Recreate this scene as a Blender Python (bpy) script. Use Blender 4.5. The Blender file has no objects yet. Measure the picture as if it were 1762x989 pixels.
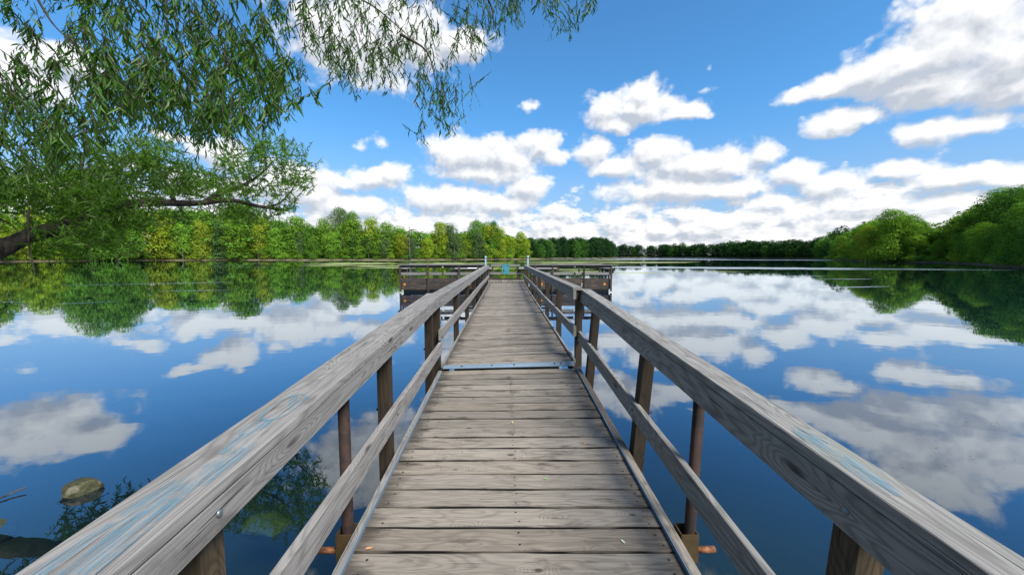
import bpy, math, random
import numpy as np
from mathutils import Vector, Matrix
random.seed(7); rng = np.random.default_rng(7)
R = math.radians
sc = bpy.context.scene
col = sc.collection

# ------------------------------------------------------------------ camera
EYE = Vector((0, 0, 1.80)); YAW = R(0.952); PITCH = R(4.706)
cam = bpy.data.cameras.new('camera'); camo = bpy.data.objects.new('camera', cam); col.objects.link(camo)
cam.sensor_width = 36; cam.lens = 36*662/1762; cam.clip_start = 0.05; cam.clip_end = 6000
camo.location = EYE; camo.rotation_euler = (R(90)-PITCH, 0, -YAW)
sc.camera = camo
_fw = Vector((math.sin(YAW)*math.cos(PITCH), math.cos(YAW)*math.cos(PITCH), -math.sin(PITCH)))
_rt = Vector((math.cos(YAW), -math.sin(YAW), 0)); _up = _rt.cross(_fw)
def at(px, py, y):
    """world point seen in direction (px,py) of the photograph, at depth y along the dock"""
    r = _fw + _rt*((px-881)/662) - _up*((py-494.5)/662)
    return EYE + r*(y/r.y)
def onwater(px, py, z=0.0):
    r = _fw + _rt*((px-881)/662) - _up*((py-494.5)/662)
    return EYE + r*((z-EYE.z)/r.z)
def px_of(p):
    d = Vector(p)-EYE; z = d.dot(_fw)
    if z < 0.1: return None
    return 881+662*d.dot(_rt)/z, 494.5-662*d.dot(_up)/z

# ------------------------------------------------------------------ sun, exposure
SUN_AZ, SUN_EL = R(140), R(50)          # clockwise from +Y
sun = bpy.data.lights.new('sun', 'SUN'); suno = bpy.data.objects.new('sun', sun); col.objects.link(suno)
sun.energy = 4.8; sun.angle = R(26); sun.color = (1.0, 0.95, 0.86)
sd = Vector((math.sin(SUN_AZ)*math.cos(SUN_EL), math.cos(SUN_AZ)*math.cos(SUN_EL), math.sin(SUN_EL)))
suno.rotation_euler = sd.to_track_quat('Z', 'Y').to_euler(); suno.location = (30, -10, 40)
sc.view_settings.view_transform = 'Standard'; sc.view_settings.look = 'None'
sc.view_settings.exposure = 0.75; sc.view_settings.gamma = 1.0; sc.view_settings.use_curve_mapping = False
sc.render.film_transparent = False
sc.cycles.max_bounces = 8; sc.cycles.transparent_max_bounces = 12
sc.cycles.use_denoising = True

# ------------------------------------------------------------------ node helper
class NT:
    def __init__(s, tree): s.t = tree; s.n = tree.nodes; s.l = tree.links
    def new(s, typ, **kw):
        n = s.n.new(typ)
        for k, v in kw.items(): setattr(n, k, v)
        return n
    def put(s, sock, v):
        if isinstance(v, bpy.types.NodeSocket): s.l.new(v, sock)
        else:
            try: sock.default_value = v
            except Exception: sock.default_value = tuple(v)
    def m(s, op, a, b=None, c=None, clamp=False):
        n = s.new('ShaderNodeMath', operation=op); n.use_clamp = clamp
        s.put(n.inputs[0], a)
        if b is not None: s.put(n.inputs[1], b)
        if c is not None: s.put(n.inputs[2], c)
        return n.outputs[0]
    def v(s, op, a, b=None, c=None, scale=None):
        n = s.new('ShaderNodeVectorMath', operation=op)
        s.put(n.inputs[0], a)
        if b is not None: s.put(n.inputs[1], b)
        if c is not None: s.put(n.inputs[2], c)
        if scale is not None: s.put(n.inputs[3], scale)
        return n.outputs['Value'] if op in ('LENGTH', 'DOT_PRODUCT', 'DISTANCE') else n.outputs[0]
    def comb(s, x, y, z):
        n = s.new('ShaderNodeCombineXYZ'); s.put(n.inputs[0], x); s.put(n.inputs[1], y); s.put(n.inputs[2], z); return n.outputs[0]
    def sep(s, v):
        n = s.new('ShaderNodeSeparateXYZ'); s.put(n.inputs[0], v); return n.outputs
    def noise(s, vec, scale=1, detail=3, rough=.5, dist=0.0, out=0, lac=2.0):
        n = s.new('ShaderNodeTexNoise'); s.put(n.inputs['Vector'], vec); s.put(n.inputs['Scale'], scale)
        s.put(n.inputs['Detail'], detail); s.put(n.inputs['Roughness'], rough); s.put(n.inputs['Distortion'], dist)
        s.put(n.inputs['Lacunarity'], lac)
        return n.outputs[out]
    def vor(s, vec, scale=1, feature='F1', out='Distance', **kw):
        n = s.new('ShaderNodeTexVoronoi', feature=feature); s.put(n.inputs['Vector'], vec); s.put(n.inputs['Scale'], scale)
        for k, v_ in kw.items(): s.put(n.inputs[k], v_)
        return n.outputs[out]
    def step(s, x, a, b, lo=0.0, hi=1.0, smooth=True):
        n = s.new('ShaderNodeMapRange'); n.interpolation_type = 'SMOOTHSTEP' if smooth else 'LINEAR'; n.clamp = True
        s.put(n.inputs[0], x); s.put(n.inputs[1], a); s.put(n.inputs[2], b); s.put(n.inputs[3], lo); s.put(n.inputs[4], hi)
        return n.outputs[0]
    def mix(s, f, a, b, mode='MIX'):
        n = s.new('ShaderNodeMix', data_type='RGBA', blend_type=mode)
        s.put(n.inputs[0], f); s.put(n.inputs[6], a if isinstance(a, bpy.types.NodeSocket) else (*a, 1)[:4])
        s.put(n.inputs[7], b if isinstance(b, bpy.types.NodeSocket) else (*b, 1)[:4]); return n.outputs[2]

# ------------------------------------------------------------------ world: Nishita sky with fair-weather cumulus
CLOUDS = [(0.846,0.344,0.086,0.067),(0.909,0.306,0.063,0.081),(0.793,0.327,0.059,0.045),(0.748,0.327,0.048,0.026),(0.686,0.32,0.043,0.017),(0.635,0.314,0.034,0.013),(0.817,0.285,0.067,0.035),(0.881,0.371,0.073,0.039),(0.918,0.255,0.045,0.03),(0.702,0.259,0.039,0.023),(0.745,0.262,0.037,0.013),(0.829,0.213,0.045,0.018),(0.886,0.209,0.043,0.015),(0.921,0.209,0.022,0.013),(0.326,0.34,0.09,0.038),(0.332,0.368,0.037,0.026),(0.245,0.343,0.05,0.031),(0.422,0.319,0.055,0.018),(0.273,0.308,0.058,0.019),(0.214,0.259,0.038,0.029),(0.471,0.396,0.011,0.006),(0.463,0.353,0.021,0.007),(0.062,0.356,0.022,0.009),(-0.354,0.254,0.028,0.011),(-0.3,0.268,0.019,0.013),(-0.102,0.25,0.087,0.043),(-0.007,0.238,0.088,0.041),(-0.059,0.207,0.114,0.028),(0.089,0.268,0.051,0.035),(0.125,0.246,0.041,0.019),(-0.313,0.182,0.073,0.024),(-0.27,0.202,0.038,0.021),(-0.378,0.173,0.038,0.012),(0.504,0.208,0.06,0.034),(0.368,0.233,0.067,0.031),(0.275,0.21,0.062,0.019),(0.59,0.221,0.033,0.025),(0.445,0.196,0.122,0.033),(0.397,0.153,0.143,0.027),(0.501,0.146,0.093,0.023),(0.643,0.168,0.041,0.023),(0.7,0.142,0.054,0.022),(0.789,0.157,0.046,0.014),(0.86,0.136,0.062,0.017),(0.921,0.122,0.034,0.016),(0.761,0.103,0.081,0.019),(0.843,0.092,0.062,0.016),(0.06,0.173,0.053,0.034),(-0.14,0.138,0.108,0.034),(-0.015,0.13,0.089,0.026),(-0.452,0.144,0.053,0.033),(-0.38,0.12,0.089,0.027),(0.606,0.111,0.062,0.019),(-0.343,0.461,0.138,0.075),(-0.231,0.481,0.094,0.063),(-0.416,0.464,0.071,0.05),(-0.114,0.479,0.082,0.028),(-0.643,0.204,0.037,0.018),(-0.737,0.17,0.025,0.014),(-0.61,0.209,0.035,0.027),(-0.539,0.207,0.023,0.018),(-0.698,0.22,0.034,0.009),(-0.677,0.138,0.039,0.027),(-0.498,0.156,0.09,0.037),(-0.583,0.143,0.061,0.021),(-0.886,0.280,0.085,0.045),(-0.83,0.312,0.04,0.026),(-0.843,0.106,0.051,0.023)]
w = bpy.data.worlds.new('World'); sc.world = w; w.use_nodes = True
w.cycles.sampling_method = 'MANUAL'; w.cycles.sample_map_resolution = 512
wt = w.node_tree; wt.nodes.clear(); N = NT(wt)
grp = bpy.data.node_groups.new('cloud_field', 'ShaderNodeTree')
grp.interface.new_socket('Vector', in_out='INPUT', socket_type='NodeSocketVector')
grp.interface.new_socket('Field', in_out='OUTPUT', socket_type='NodeSocketFloat')
G = NT(grp); gi = G.new('NodeGroupInput'); go = G.new('NodeGroupOutput')
gv = gi.outputs[0]; az, el, _z = G.sep(gv)
warp = G.noise(gv, 9, 4, .55, out=1)
gvw = G.v('MULTIPLY_ADD', G.v('SUBTRACT', warp, (.5, .5, .5)), (.055, .040, 0), gv)
cur = None
for a, e, ra, re in CLOUDS:
    small = ra < .03; ra *= 1.12; re *= 1.18
    d = G.v('LENGTH', G.v('MULTIPLY_ADD', gvw, (1/ra, 1/re, 0), (-a/ra, -e/re, 0)))
    if small: d = G.m('MULTIPLY_ADD', d, .38, .84)
    cur = d if cur is None else G.m('SMOOTH_MIN', cur, d, .3)
F = G.m('SUBTRACT', 1.08, cur)
# low bank of broken cloud near the horizon, everywhere round the sky, and scattered cumulus out of the frame
low = G.noise(G.v('MULTIPLY', gv, (11, 27, 1)), 1, 7, .62)
lowm = G.step(el, .18, .04)
lowF = G.m('MULTIPLY_ADD', G.m('SUBTRACT', low, .595), 3.0, G.m('MULTIPLY', lowm, 1.05))
lowF = G.m('SUBTRACT', lowF, G.step(el, .17, .23))
aaz = G.m('ABSOLUTE', az)
outm = G.m('MAXIMUM', G.step(aaz, .93, 1.15), G.step(el, .50, .66))
gen = G.noise(G.v('MULTIPLY', gv, (2.2, 4.5, 1)), 1, 4, .5)
genF = G.m('SUBTRACT', G.m('MULTIPLY', G.m('SUBTRACT', gen, .56), 5.0), G.m('MULTIPLY', G.m('SUBTRACT', 1.0, outm), 3.0))
F = G.m('MAXIMUM', G.m('MAXIMUM', F, lowF), genF)
# billows
sq = G.v('MULTIPLY', gvw, (1, 1.2, 1))
nb = G.noise(sq, 20, 9, .60)
F = G.m('MULTIPLY_ADD', G.m('SUBTRACT', nb, .5), 1.15, F)
for sc_, am in ((17, .46), (38, .30), (80, .18)):
    F = G.m('MULTIPLY_ADD', G.m('SUBTRACT', .40, G.vor(sq, sc_, 'SMOOTH_F1', Smoothness=.35)), am, F)
G.l.new(F, go.inputs[0])

tc = N.new('ShaderNodeTexCoord'); dirv = tc.outputs['Generated']
dx, dy, dz = N.sep(dirv)
azw = N.m('ARCTAN2', dx, dy); elw = N.m('ARCSINE', dz)
elw = N.m('ABSOLUTE', elw)
P = N.comb(azw, elw, 0)
def field(vec):
    g = N.new('ShaderNodeGroup'); g.node_tree = grp; N.put(g.inputs[0], vec); return g.outputs[0]
F0 = field(P); F1 = field(N.v('ADD', P, (.010, .021, 0)))
dens = N.step(F0, -.26, .26)
rel = N.m('SUBTRACT', F0, F1)
lit = N.m('MULTIPLY_ADD', rel, .90, .56, clamp=True)
thick = N.step(F0, .3, 1.3)
lit = N.m('SUBTRACT', lit, N.m('MULTIPLY', thick, .16), clamp=True)
shb = None
for a, e, ra, re in ((.800, .283, .085, .034), (.905, .262, .060, .036), (.74, .300, .06, .02), (.40, .190, .07, .014), (-.04, .218, .07, .016), (.31, .318, .05, .014)):
    q = N.v('LENGTH', N.v('MULTIPLY_ADD', P, (1/ra, 1/re, 0), (-a/ra, -e/re, 0))); shb = q if shb is None else N.m('MINIMUM', shb, q)
lit = N.m('SUBTRACT', lit, N.step(shb, 1.3, .1, 0, .34), clamp=True)
cc = N.mix(N.step(lit, .12, .80, smooth=False), (.52, .56, .63), (.98, .985, .99))
cc = N.v('SCALE', cc, scale=6.9)
sky = N.new('ShaderNodeTexSky', sky_type='NISHITA'); sky.sun_disc = False
sky.sun_elevation = SUN_EL; sky.sun_rotation = SUN_AZ; sky.air_density = 1.0; sky.dust_density = .6; sky.ozone_density = 1.6
skc = N.v('MULTIPLY', sky.outputs[0], N.mix(N.step(elw, .02, .38), (.66, .80, 1.0), (.48, 1.0, 1.31)))
skc = N.mix(N.step(elw, .30, .0, 0, .62), skc, (2.0, 3.25, 5.1))
fin = N.mix(N.m('MULTIPLY', dens, N.step(F0, -.1, .8, .86, 1.0)), skc, cc)
bg = N.new('ShaderNodeBackground'); N.put(bg.inputs[0], fin); bg.inputs[1].default_value = .095
wo = N.new('ShaderNodeOutputWorld'); N.l.new(bg.outputs[0], wo.inputs[0])

# ------------------------------------------------------------------ materials
def mat(name):
    m = bpy.data.materials.new(name); m.use_nodes = True; m.node_tree.nodes.clear(); n = NT(m.node_tree)
    n.out = n.new('ShaderNodeOutputMaterial'); return m, n
def principled(n, color, rough=.7, metal=0.0, bump=None, bstr=.3, bdist=.01, spec=.4):
    p = n.new('ShaderNodeBsdfPrincipled'); n.put(p.inputs['Base Color'], color if isinstance(color, bpy.types.NodeSocket) else (*color, 1))
    n.put(p.inputs['Roughness'], rough); n.put(p.inputs['Metallic'], metal); n.put(p.inputs['Specular IOR Level'], spec)
    if bump is not None:
        b = n.new('ShaderNodeBump'); n.put(b.inputs['Height'], bump); n.put(b.inputs['Strength'], bstr); n.put(b.inputs['Distance'], bdist)
        n.l.new(b.outputs[0], p.inputs['Normal'])
    n.l.new(p.outputs[0], n.out.inputs[0]); return p

def wood(name, light, mid, dark, ring=.5, rand=.25, stain=.4, green=None, knot=1.0, warm=None, grime_gap_shade=False, knotsc=(2.1, 7, 7)):
    """weathered softwood; boards run along their local X"""
    m, n = mat(name)
    tcn = n.new('ShaderNodeTexCoord'); oi = n.new('ShaderNodeObjectInfo')
    rnd = oi.outputs['Random']
    off = n.v('SCALE', (31.7, 17.3, 23.9), scale=rnd)
    p = n.v('ADD', tcn.outputs['Object'], off)
    # growth rings cut flat: contour lines of a slow stretched noise
    kv = n.v('MULTIPLY', p, knotsc)
    kd = n.vor(kv, 1.0)
    kcol = n.sep(n.vor(kv, 1.0, out='Color'))[0]
    kmask = n.m('MULTIPLY', n.step(kd, .16, .05), n.step(kcol, .62, .66))
    kring = n.m('MULTIPLY', n.step(kd, .55, .0), n.step(kcol, .62, .66))
    slow = n.noise(n.v('MULTIPLY', p, (.9, 7.5, 7.5)), 1, 2, .5, .3)
    slow = n.m('MULTIPLY_ADD', kring, .35, slow)
    rings = n.m('MULTIPLY_ADD', n.m('SINE', n.m('MULTIPLY', slow, 95)), .5, .5)
    rings = n.m('POWER', rings, 2.2)
    fib = n.noise(n.v('MULTIPLY', p, (5, 240, 240)), 1, 3, .6)
    fib2 = n.noise(n.v('MULTIPLY', p, (1.3, 55, 55)), 1, 3, .6)
    blot = n.noise(n.v('MULTIPLY', p, (3.2, 9, 9)), 1, 4, .6, .4)
    t = n.m('ADD', n.m('MULTIPLY', fib, .45), n.m('MULTIPLY', fib2, .55))
    t = n.step(t, .30, .70)
    c = n.mix(t, mid, light)
    c = n.mix(n.m('MULTIPLY', rings, ring), c, dark)
    c = n.mix(n.m('MULTIPLY', n.step(blot, .52, .74), stain), c, dark)
    if warm: c = n.mix(n.step(blot, .5, .25, 0, .6), c, warm)
    if green: c = n.mix(n.step(n.noise(p, 2.3, 3), .56, .74, 0, .5), c, green)
    crack = n.step(n.noise(n.v('MULTIPLY', p, (2.2, 130, 130)), 1, 2, .5), .655, .70)
    c = n.mix(n.m('MULTIPLY', crack, .75), c, tuple(x*.25 for x in dark))
    c = n.mix(n.m('MULTIPLY', kmask, .85*knot), c, tuple(x*.35 for x in dark))
    if grime_gap_shade:
        ox, oy, oz = n.sep(tcn.outputs['Object'])
        ge = n.m('MULTIPLY', n.step(n.m('ADD', n.m('ABSOLUTE', oy), n.m('MULTIPLY', blot, .022)), .078, .090), .6)
        gx = n.m('MULTIPLY', n.step(n.m('ADD', n.m('ABSOLUTE', ox), n.m('MULTIPLY', blot, .42)), .88, 1.05), .75)
        gj = n.m('MULTIPLY', n.step(n.m('ABSOLUTE', n.m('SUBTRACT', n.m('ABSOLUTE', n.m('SUBTRACT', ox, .01)), 0.0)), .05, .0), n.step(blot, .45, .7, 0, .5))
        c = n.mix(n.m('MAXIMUM', n.m('MAXIMUM', ge, gx), gj), c, tuple(x*.55 for x in dark))
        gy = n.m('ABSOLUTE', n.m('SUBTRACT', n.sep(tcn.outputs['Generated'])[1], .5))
        gap_shade = n.step(gy, .468, .480)
        c = n.mix(n.step(n.m('FRACT', n.m('MULTIPLY', rnd, 7.31)), .35, 1.0, 0, .22), c, n.v('MULTIPLY', c, (.80, .66, .52)))
        c = n.mix(gap_shade, c, (.006, .005, .004))  # near-black sides: shade of the gaps put into the plank colour
    c = n.v('SCALE', c, scale=n.m('MULTIPLY_ADD', rnd, rand*2, 1-rand))
    h = n.m('SUBTRACT', n.m('MULTIPLY', t, .5), n.m('ADD', n.m('MULTIPLY', rings, .3), n.m('MULTIPLY', crack, 1.2)))
    principled(n, c, .82, 0, h, .55, .0035, spec=.25)
    return m
M = {}
M['post1'] = wood('tan_post_wood', (.085, .062, .036), (.048, .034, .02), (.018, .013, .009), .5, .15, .4)
M['deck'] = wood('weathered_deck_wood', (0.238, 0.210, 0.178), (0.150, 0.129, 0.107), (0.050, 0.041, 0.033), .30, .20, .8, grime_gap_shade=True, knotsc=(4.2, 9, 9))
M['rail'] = wood('silvered_rail_wood', (0.245, 0.232, 0.222), (0.165, 0.154, 0.146), (0.070, 0.063, 0.056), .40, .06, .6)
M['rail_b'] = wood('grey_rail_wood', (0.228, 0.218, 0.207), (0.148, 0.140, 0.131), (0.058, 0.054, 0.049), .5, .06, .5, green=(.15, .165, .145))
M['post'] = wood('brown_post_wood', (0.038, 0.026, 0.015), (0.021, 0.015, 0.010), (0.009, 0.007, 0.005), .5, .2, .4)
M['dark'] = wood('dark_wet_wood', (0.056, 0.048, 0.041), (0.033, 0.028, 0.024), (0.013, 0.011, 0.010), .5, .2, .6, warm=(.15, .075, .04))
M['shelf'] = wood('pale_ledge_wood', (0.218, 0.211, 0.205), (0.172, 0.165, 0.158), (0.106, 0.099, 0.092), .3, .1, .3)

def simple(name, c, rough=.6, metal=0.0, var=.25, scale=20, spec=.4, bstr=.2):
    m, n = mat(name); tcn = n.new('ShaderNodeTexCoord')
    ns = n.noise(tcn.outputs['Object'], scale, 4, .6)
    cc_ = n.mix(ns, tuple(x*(1-var) for x in c), tuple(min(1, x*(1+var)) for x in c))
    principled(n, cc_, rough, metal, ns, bstr, .004, spec); return m
def rust_mat():
    m, n = mat('rusty_steel'); tcn = n.new('ShaderNodeTexCoord')
    ns = n.noise(tcn.outputs['Object'], 14, 5, .65); n2 = n.noise(tcn.outputs['Object'], 55, 3, .6)
    c = n.mix(n.step(ns, .4, .6), (.012, .006, .005), (.028, .012, .008))
    c = n.mix(n.step(n2, .55, .7, 0, .7), c, (.032, .015, .008))
    principled(n, c, .8, .1, n2, .4, .004); return m
M['rust'] = rust_mat()
def rust2():
    m, n = mat('bright_rust'); tcn = n.new('ShaderNodeTexCoord')
    ns = n.noise(tcn.outputs['Object'], 22, 5, .65)
    c = n.mix(n.step(ns, .35, .65), (.08, .03, .012), (.27, .10, .035))
    c = n.mix(n.step(n.noise(tcn.outputs['Object'], 60, 2), .6, .7), c, (.05, .03, .03))
    principled(n, c, .7, .1, ns, .4, .004); return m
M['rust2'] = rust2()
M['bracket'] = simple('mustard_rusted_bracket', (.055, .034, .012), .7, .2, .5, 18)
M['galv'] = simple('galvanised_plate', (.11, .16, .215), .6, .1, .2, 30)
M['steel'] = simple('dull_galvanised_bolt', (.16, .19, .20), .45, .7, .2, 40)
M['pile'] = simple('blue_grey_pipe', (.16, .23, .30), .45, .3, .25, 12)
M['pilecap'] = simple('pale_blue_pipe_cap', (.28, .38, .46), .5, .1, .15, 12)
M['nail'] = simple('black_nail_head', (.018, .015, .013), .6, .3, .3, 40)
M['black'] = simple('black_float_plastic', (.012, .013, .014), .5, 0, .3, 6)
M['orange'] = simple('orange_reflector', (.38, .15, .015), .4, 0, .1, 20)
M['teal'] = simple('faded_teal_sign', (.05, .21, .24), .6, 0, .08, 10)
M['tealdark'] = simple('dark_teal_print', (.03, .17, .22), .6, 0, .1, 10)
M['ink'] = simple('black_sign_ink', (.008, .012, .02), .6, 0, .1, 10)
M['white'] = simple('sunlit_ledge_white', (.80, .80, .80), .5, 0, .05, 10)

def paint_mat():
    m, n = mat('faded_blue_spray_paint'); g = n.new('ShaderNodeNewGeometry'); p = g.outputs['Position']
    s1 = n.noise(n.v('MULTIPLY', p, (110, 7, 7)), 1, 3, .6); s2 = n.noise(p, 16, 4, .65)
    a = n.m('MULTIPLY', n.step(s1, .36, .56), n.step(s2, .28, .52)); a = n.m('MULTIPLY', a, .40)
    pb = n.new('ShaderNodeBsdfPrincipled'); n.put(pb.inputs['Base Color'], n.mix(s2, (.04, .16, .24, 1), (.11, .27, .36, 1)))
    pb.inputs['Roughness'].default_value = .7
    tr = n.new('ShaderNodeBsdfTransparent'); mx = n.new('ShaderNodeMixShader')
    n.put(mx.inputs[0], a); n.l.new(tr.outputs[0], mx.inputs[1]); n.l.new(pb.outputs[0], mx.inputs[2]); n.l.new(mx.outputs[0], n.out.inputs[0])
    return m
M['paint'] = paint_mat()

def leaf_mat(name, base, trans=.45, use_obj=False, rough=.5, ns=1.2, spec=True, vary=.45):
    m, n = mat(name); oi = n.new('ShaderNodeObjectInfo'); g = n.new('ShaderNodeNewGeometry')
    c = oi.outputs['Color'] if use_obj else None
    var = n.noise(g.outputs['Position'], ns, 3, .6)
    var2 = g.outputs['Random Per Island']
    f = n.m('MULTIPLY_ADD', n.m('SUBTRACT', n.m('ADD', n.m('MULTIPLY', var, .6), n.m('MULTIPLY', var2, .4)), .5), 2*vary, 1.0)
    b = c if use_obj else n.mix(0, base, base)
    b = n.v('SCALE', b, scale=f)
    yl = n.mix(n.step(n.m('ADD', n.m('MULTIPLY', var, .5), n.m('MULTIPLY', var2, .5)), .55, .85, 0, .3), b, n.v('MULTIPLY', b, (1.30, 1.12, .6)))
    d = n.new('ShaderNodeBsdfDiffuse'); n.put(d.inputs[0], yl)
    t = n.new('ShaderNodeBsdfTranslucent'); n.put(t.inputs[0], n.v('MULTIPLY', yl, (1.5, 1.5, .7)))
    mx = n.new('ShaderNodeMixShader'); mx.inputs[0].default_value = trans
    n.l.new(d.outputs[0], mx.inputs[1]); n.l.new(t.outputs[0], mx.inputs[2])
    last = mx.outputs[0]
    if spec:
        gl = n.new('ShaderNodeBsdfGlossy'); gl.inputs['Roughness'].default_value = rough; gl.inputs[0].default_value = (1, 1, 1, 1)
        m2 = n.new('ShaderNodeMixShader'); m2.inputs[0].default_value = .015
        n.l.new(last, m2.inputs[1]); n.l.new(gl.outputs[0], m2.inputs[2]); last = m2.outputs[0]
    n.l.new(last, n.out.inputs[0]); return m
M['foliage'] = leaf_mat('tree_foliage', (.05, .1, .03), .32, True, ns=.42, spec=False, vary=.62)
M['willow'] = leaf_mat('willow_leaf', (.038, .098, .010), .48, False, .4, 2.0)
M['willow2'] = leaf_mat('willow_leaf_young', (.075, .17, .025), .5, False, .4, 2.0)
M['willow3'] = leaf_mat('willow_leaf_lit', (.095, .205, .020), .5, False, .4, 2.0)  # sunlit brightness of the limb foliage put into the leaf colour
def bark_mat(name, a, b, sc_=8):
    m, n = mat(name); tcn = n.new('ShaderNodeTexCoord')
    p = n.v('MULTIPLY', tcn.outputs['Object'], (1, 1, .6))
    v1 = n.noise(p, sc_, 5, .65, 1.0)
    principled(n, n.mix(n.step(v1, .35, .65), a, b), .9, 0, v1, .9, .03, .2); return m
M['bark'] = bark_mat('grey_brown_bark', (.022, .017, .013), (.075, .062, .05), 9)
M['palebark'] = bark_mat('pale_grey_bark', (.09, .08, .065), (.20, .18, .155), 4)
M['treebark'] = bark_mat('woodland_bark', (.05, .042, .034), (.15, .13, .105), 3)

def stone_mat():
    m, n = mat('mossy_stone'); g = n.new('ShaderNodeNewGeometry'); p = g.outputs['Position']
    a = n.noise(p, 22, 5, .65); b = n.noise(p, 9, 3, .6)
    c = n.mix(n.step(a, .35, .65), (.018, .019, .006), (.052, .048, .014))
    c = n.mix(n.step(b, .56, .66, 0, .8), c, (.12, .108, .075))
    c = n.mix(n.step(n.sep(p)[2], .05, .01, 0, .75), c, (.03, .032, .012))
    principled(n, c, .7, 0, a, .8, .02); return m
M['stone'] = stone_mat(); M['algae'] = simple('algae_covered_stone', (.19, .19, .06), .8, 0, .6, 30)
def ground_mat():
    m, n = mat('shore_ground'); g = n.new('ShaderNodeNewGeometry'); p = g.outputs['Position']; z = n.sep(p)[2]
    a = n.noise(p, .7, 5, .6); b = n.noise(p, 6, 4, .6)
    mud = n.mix(b, (.06, .045, .03), (.20, .15, .10)); grass = n.mix(b, (.03, .055, .015), (.08, .12, .035))
    f = n.step(n.m('ADD', z, n.m('MULTIPLY', a, .5)), .40, .75)
    principled(n, n.mix(f, mud, grass), .95, 0, b, .6, .05, .1); return m
M['ground'] = ground_mat()
def bed_mat():
    m, n = mat('silty_lake_bed'); g = n.new('ShaderNodeNewGeometry'); a = n.noise(g.outputs['Position'], 1.6, 5, .6)
    principled(n, n.mix(a, (.02, .028, .02), (.07, .08, .045)), .95, 0, a, .5, .05, .1); return m
M['bed'] = bed_mat()
def weed_mat():
    m, n = mat('duckweed'); g = n.new('ShaderNodeNewGeometry'); p = g.outputs['Position']
    a = n.noise(n.v('MULTIPLY', p, (.5, 1, 1)), 1.2, 5, .7)
    c = n.mix(a, (.16, .20, .05), (.36, .38, .17)); principled(n, c, .7, 0, a, .2, .01, .3); return m
M['weed'] = weed_mat(); M['scum'] = simple('dull_floating_weed', (.10, .13, .05), .8, 0, .3, 20)

def water_mat():
    m, n = mat('lake_water'); g = n.new('ShaderNodeNewGeometry'); p = g.outputs['Position']
    x, y, z = n.sep(p)
    # ruffled patches: (x, y, rx, ry, strength)
    cur = None
    for cx_, cy_, rx_, ry_, ang in [(100, 170, 110, 16, -.45), (70, 215, 60, 25, -.3), (36, 56, 34, 5.0, -.28), (-22.5, 25.4, 5.2, .28, .33), (-16.2, 20.2, 1.9, .12, .1),
                                    (-16, 15.1, .9, .10, .5), (-19.7, 15.3, .8, .06, 0), (27, 29.4, 2.2, .35, 0), (21, 22, 3.2, .22, .2), (24, 34, 5, .25, 0), (140, 330, 120, 50, 0), (-52, 75, 6, .9, .1), (-40, 60, 5, .5, .1)]:
        q = n.v('SUBTRACT', p, (cx_, cy_, 0)); c_, s_ = math.cos(ang), math.sin(ang)
        u_ = n.v('DOT_PRODUCT', q, (c_/rx_, s_/rx_, 0)); v_ = n.v('DOT_PRODUCT', q, (-s_/ry_, c_/ry_, 0))
        d_ = n.v('LENGTH', n.comb(u_, v_, 0)); cur = d_ if cur is None else n.m('MINIMUM', cur, d_)
    edge = n.noise(n.v('MULTIPLY', p, (.25, .9, 1)), 1, 4, .6)
    ruf = n.step(n.m('MULTIPLY_ADD', n.m('SUBTRACT', edge, .5), 1.6, cur), 1.05, .75)
    gen = n.noise(n.v('MULTIPLY', p, (.05, .35, 1)), 1, 4, .55)
    faint = n.m('MULTIPLY', n.step(gen, .58, .72), n.step(y, 20, 60, 0, .22))
    ruf = n.m('MAXIMUM', ruf, faint)
    h1 = n.noise(n.v('MULTIPLY', p, (.9, 1.5, 1)), 1, 2, .5); h2 = n.noise(n.v('MULTIPLY', p, (4, 5.5, 1)), 1, 3, .5)
    h3 = n.noise(n.v('MULTIPLY', p, (18, 22, 1)), 1, 2, .5)
    h = n.m('ADD', n.m('MULTIPLY', h1, .0032), n.m('ADD', n.m('MULTIPLY', h2, .0004), n.m('MULTIPLY', n.m('MULTIPLY', h3, ruf), .006)))
    bp = n.new('ShaderNodeBump'); n.put(bp.inputs['Height'], h); bp.inputs['Strength'].default_value = 1; bp.inputs['Distance'].default_value = .55
    fr = n.m('POWER', n.m('SUBTRACT', 1.0, n.m('ABSOLUTE', n.v('DOT_PRODUCT', bp.outputs[0], g.outputs['Incoming']))), 2.45, clamp=True)
    gl = n.new('ShaderNodeBsdfGlossy'); gl.inputs[0].default_value = (.86, .94, 1, 1); n.l.new(bp.outputs[0], gl.inputs['Normal'])
    n.put(gl.inputs['Roughness'], n.m('MULTIPLY_ADD', ruf, .16, .004))
    body = n.new('ShaderNodeBsdfDiffuse'); n.put(body.inputs[0], (.0004, .0045, .020, 1))
    tr = n.new('ShaderNodeBsdfTransparent'); tr.inputs[0].default_value = (.50, .66, .56, 1)
    shallow = n.m('MULTIPLY', n.step(y, 6.0, 1.6), n.step(n.m('ABSOLUTE', n.m('ADD', x, 1)), 7, 3))
    b1 = n.new('ShaderNodeMixShader'); n.put(b1.inputs[0], n.m('MULTIPLY', shallow, .72)); n.l.new(body.outputs[0], b1.inputs[1]); n.l.new(tr.outputs[0], b1.inputs[2])
    b2 = n.new('ShaderNodeMixShader'); n.put(b2.inputs[0], fr); n.l.new(b1.outputs[0], b2.inputs[1]); n.l.new(gl.outputs[0], b2.inputs[2])
    n.l.new(b2.outputs[0], n.out.inputs[0]); return m
M['water'] = water_mat()

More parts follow.
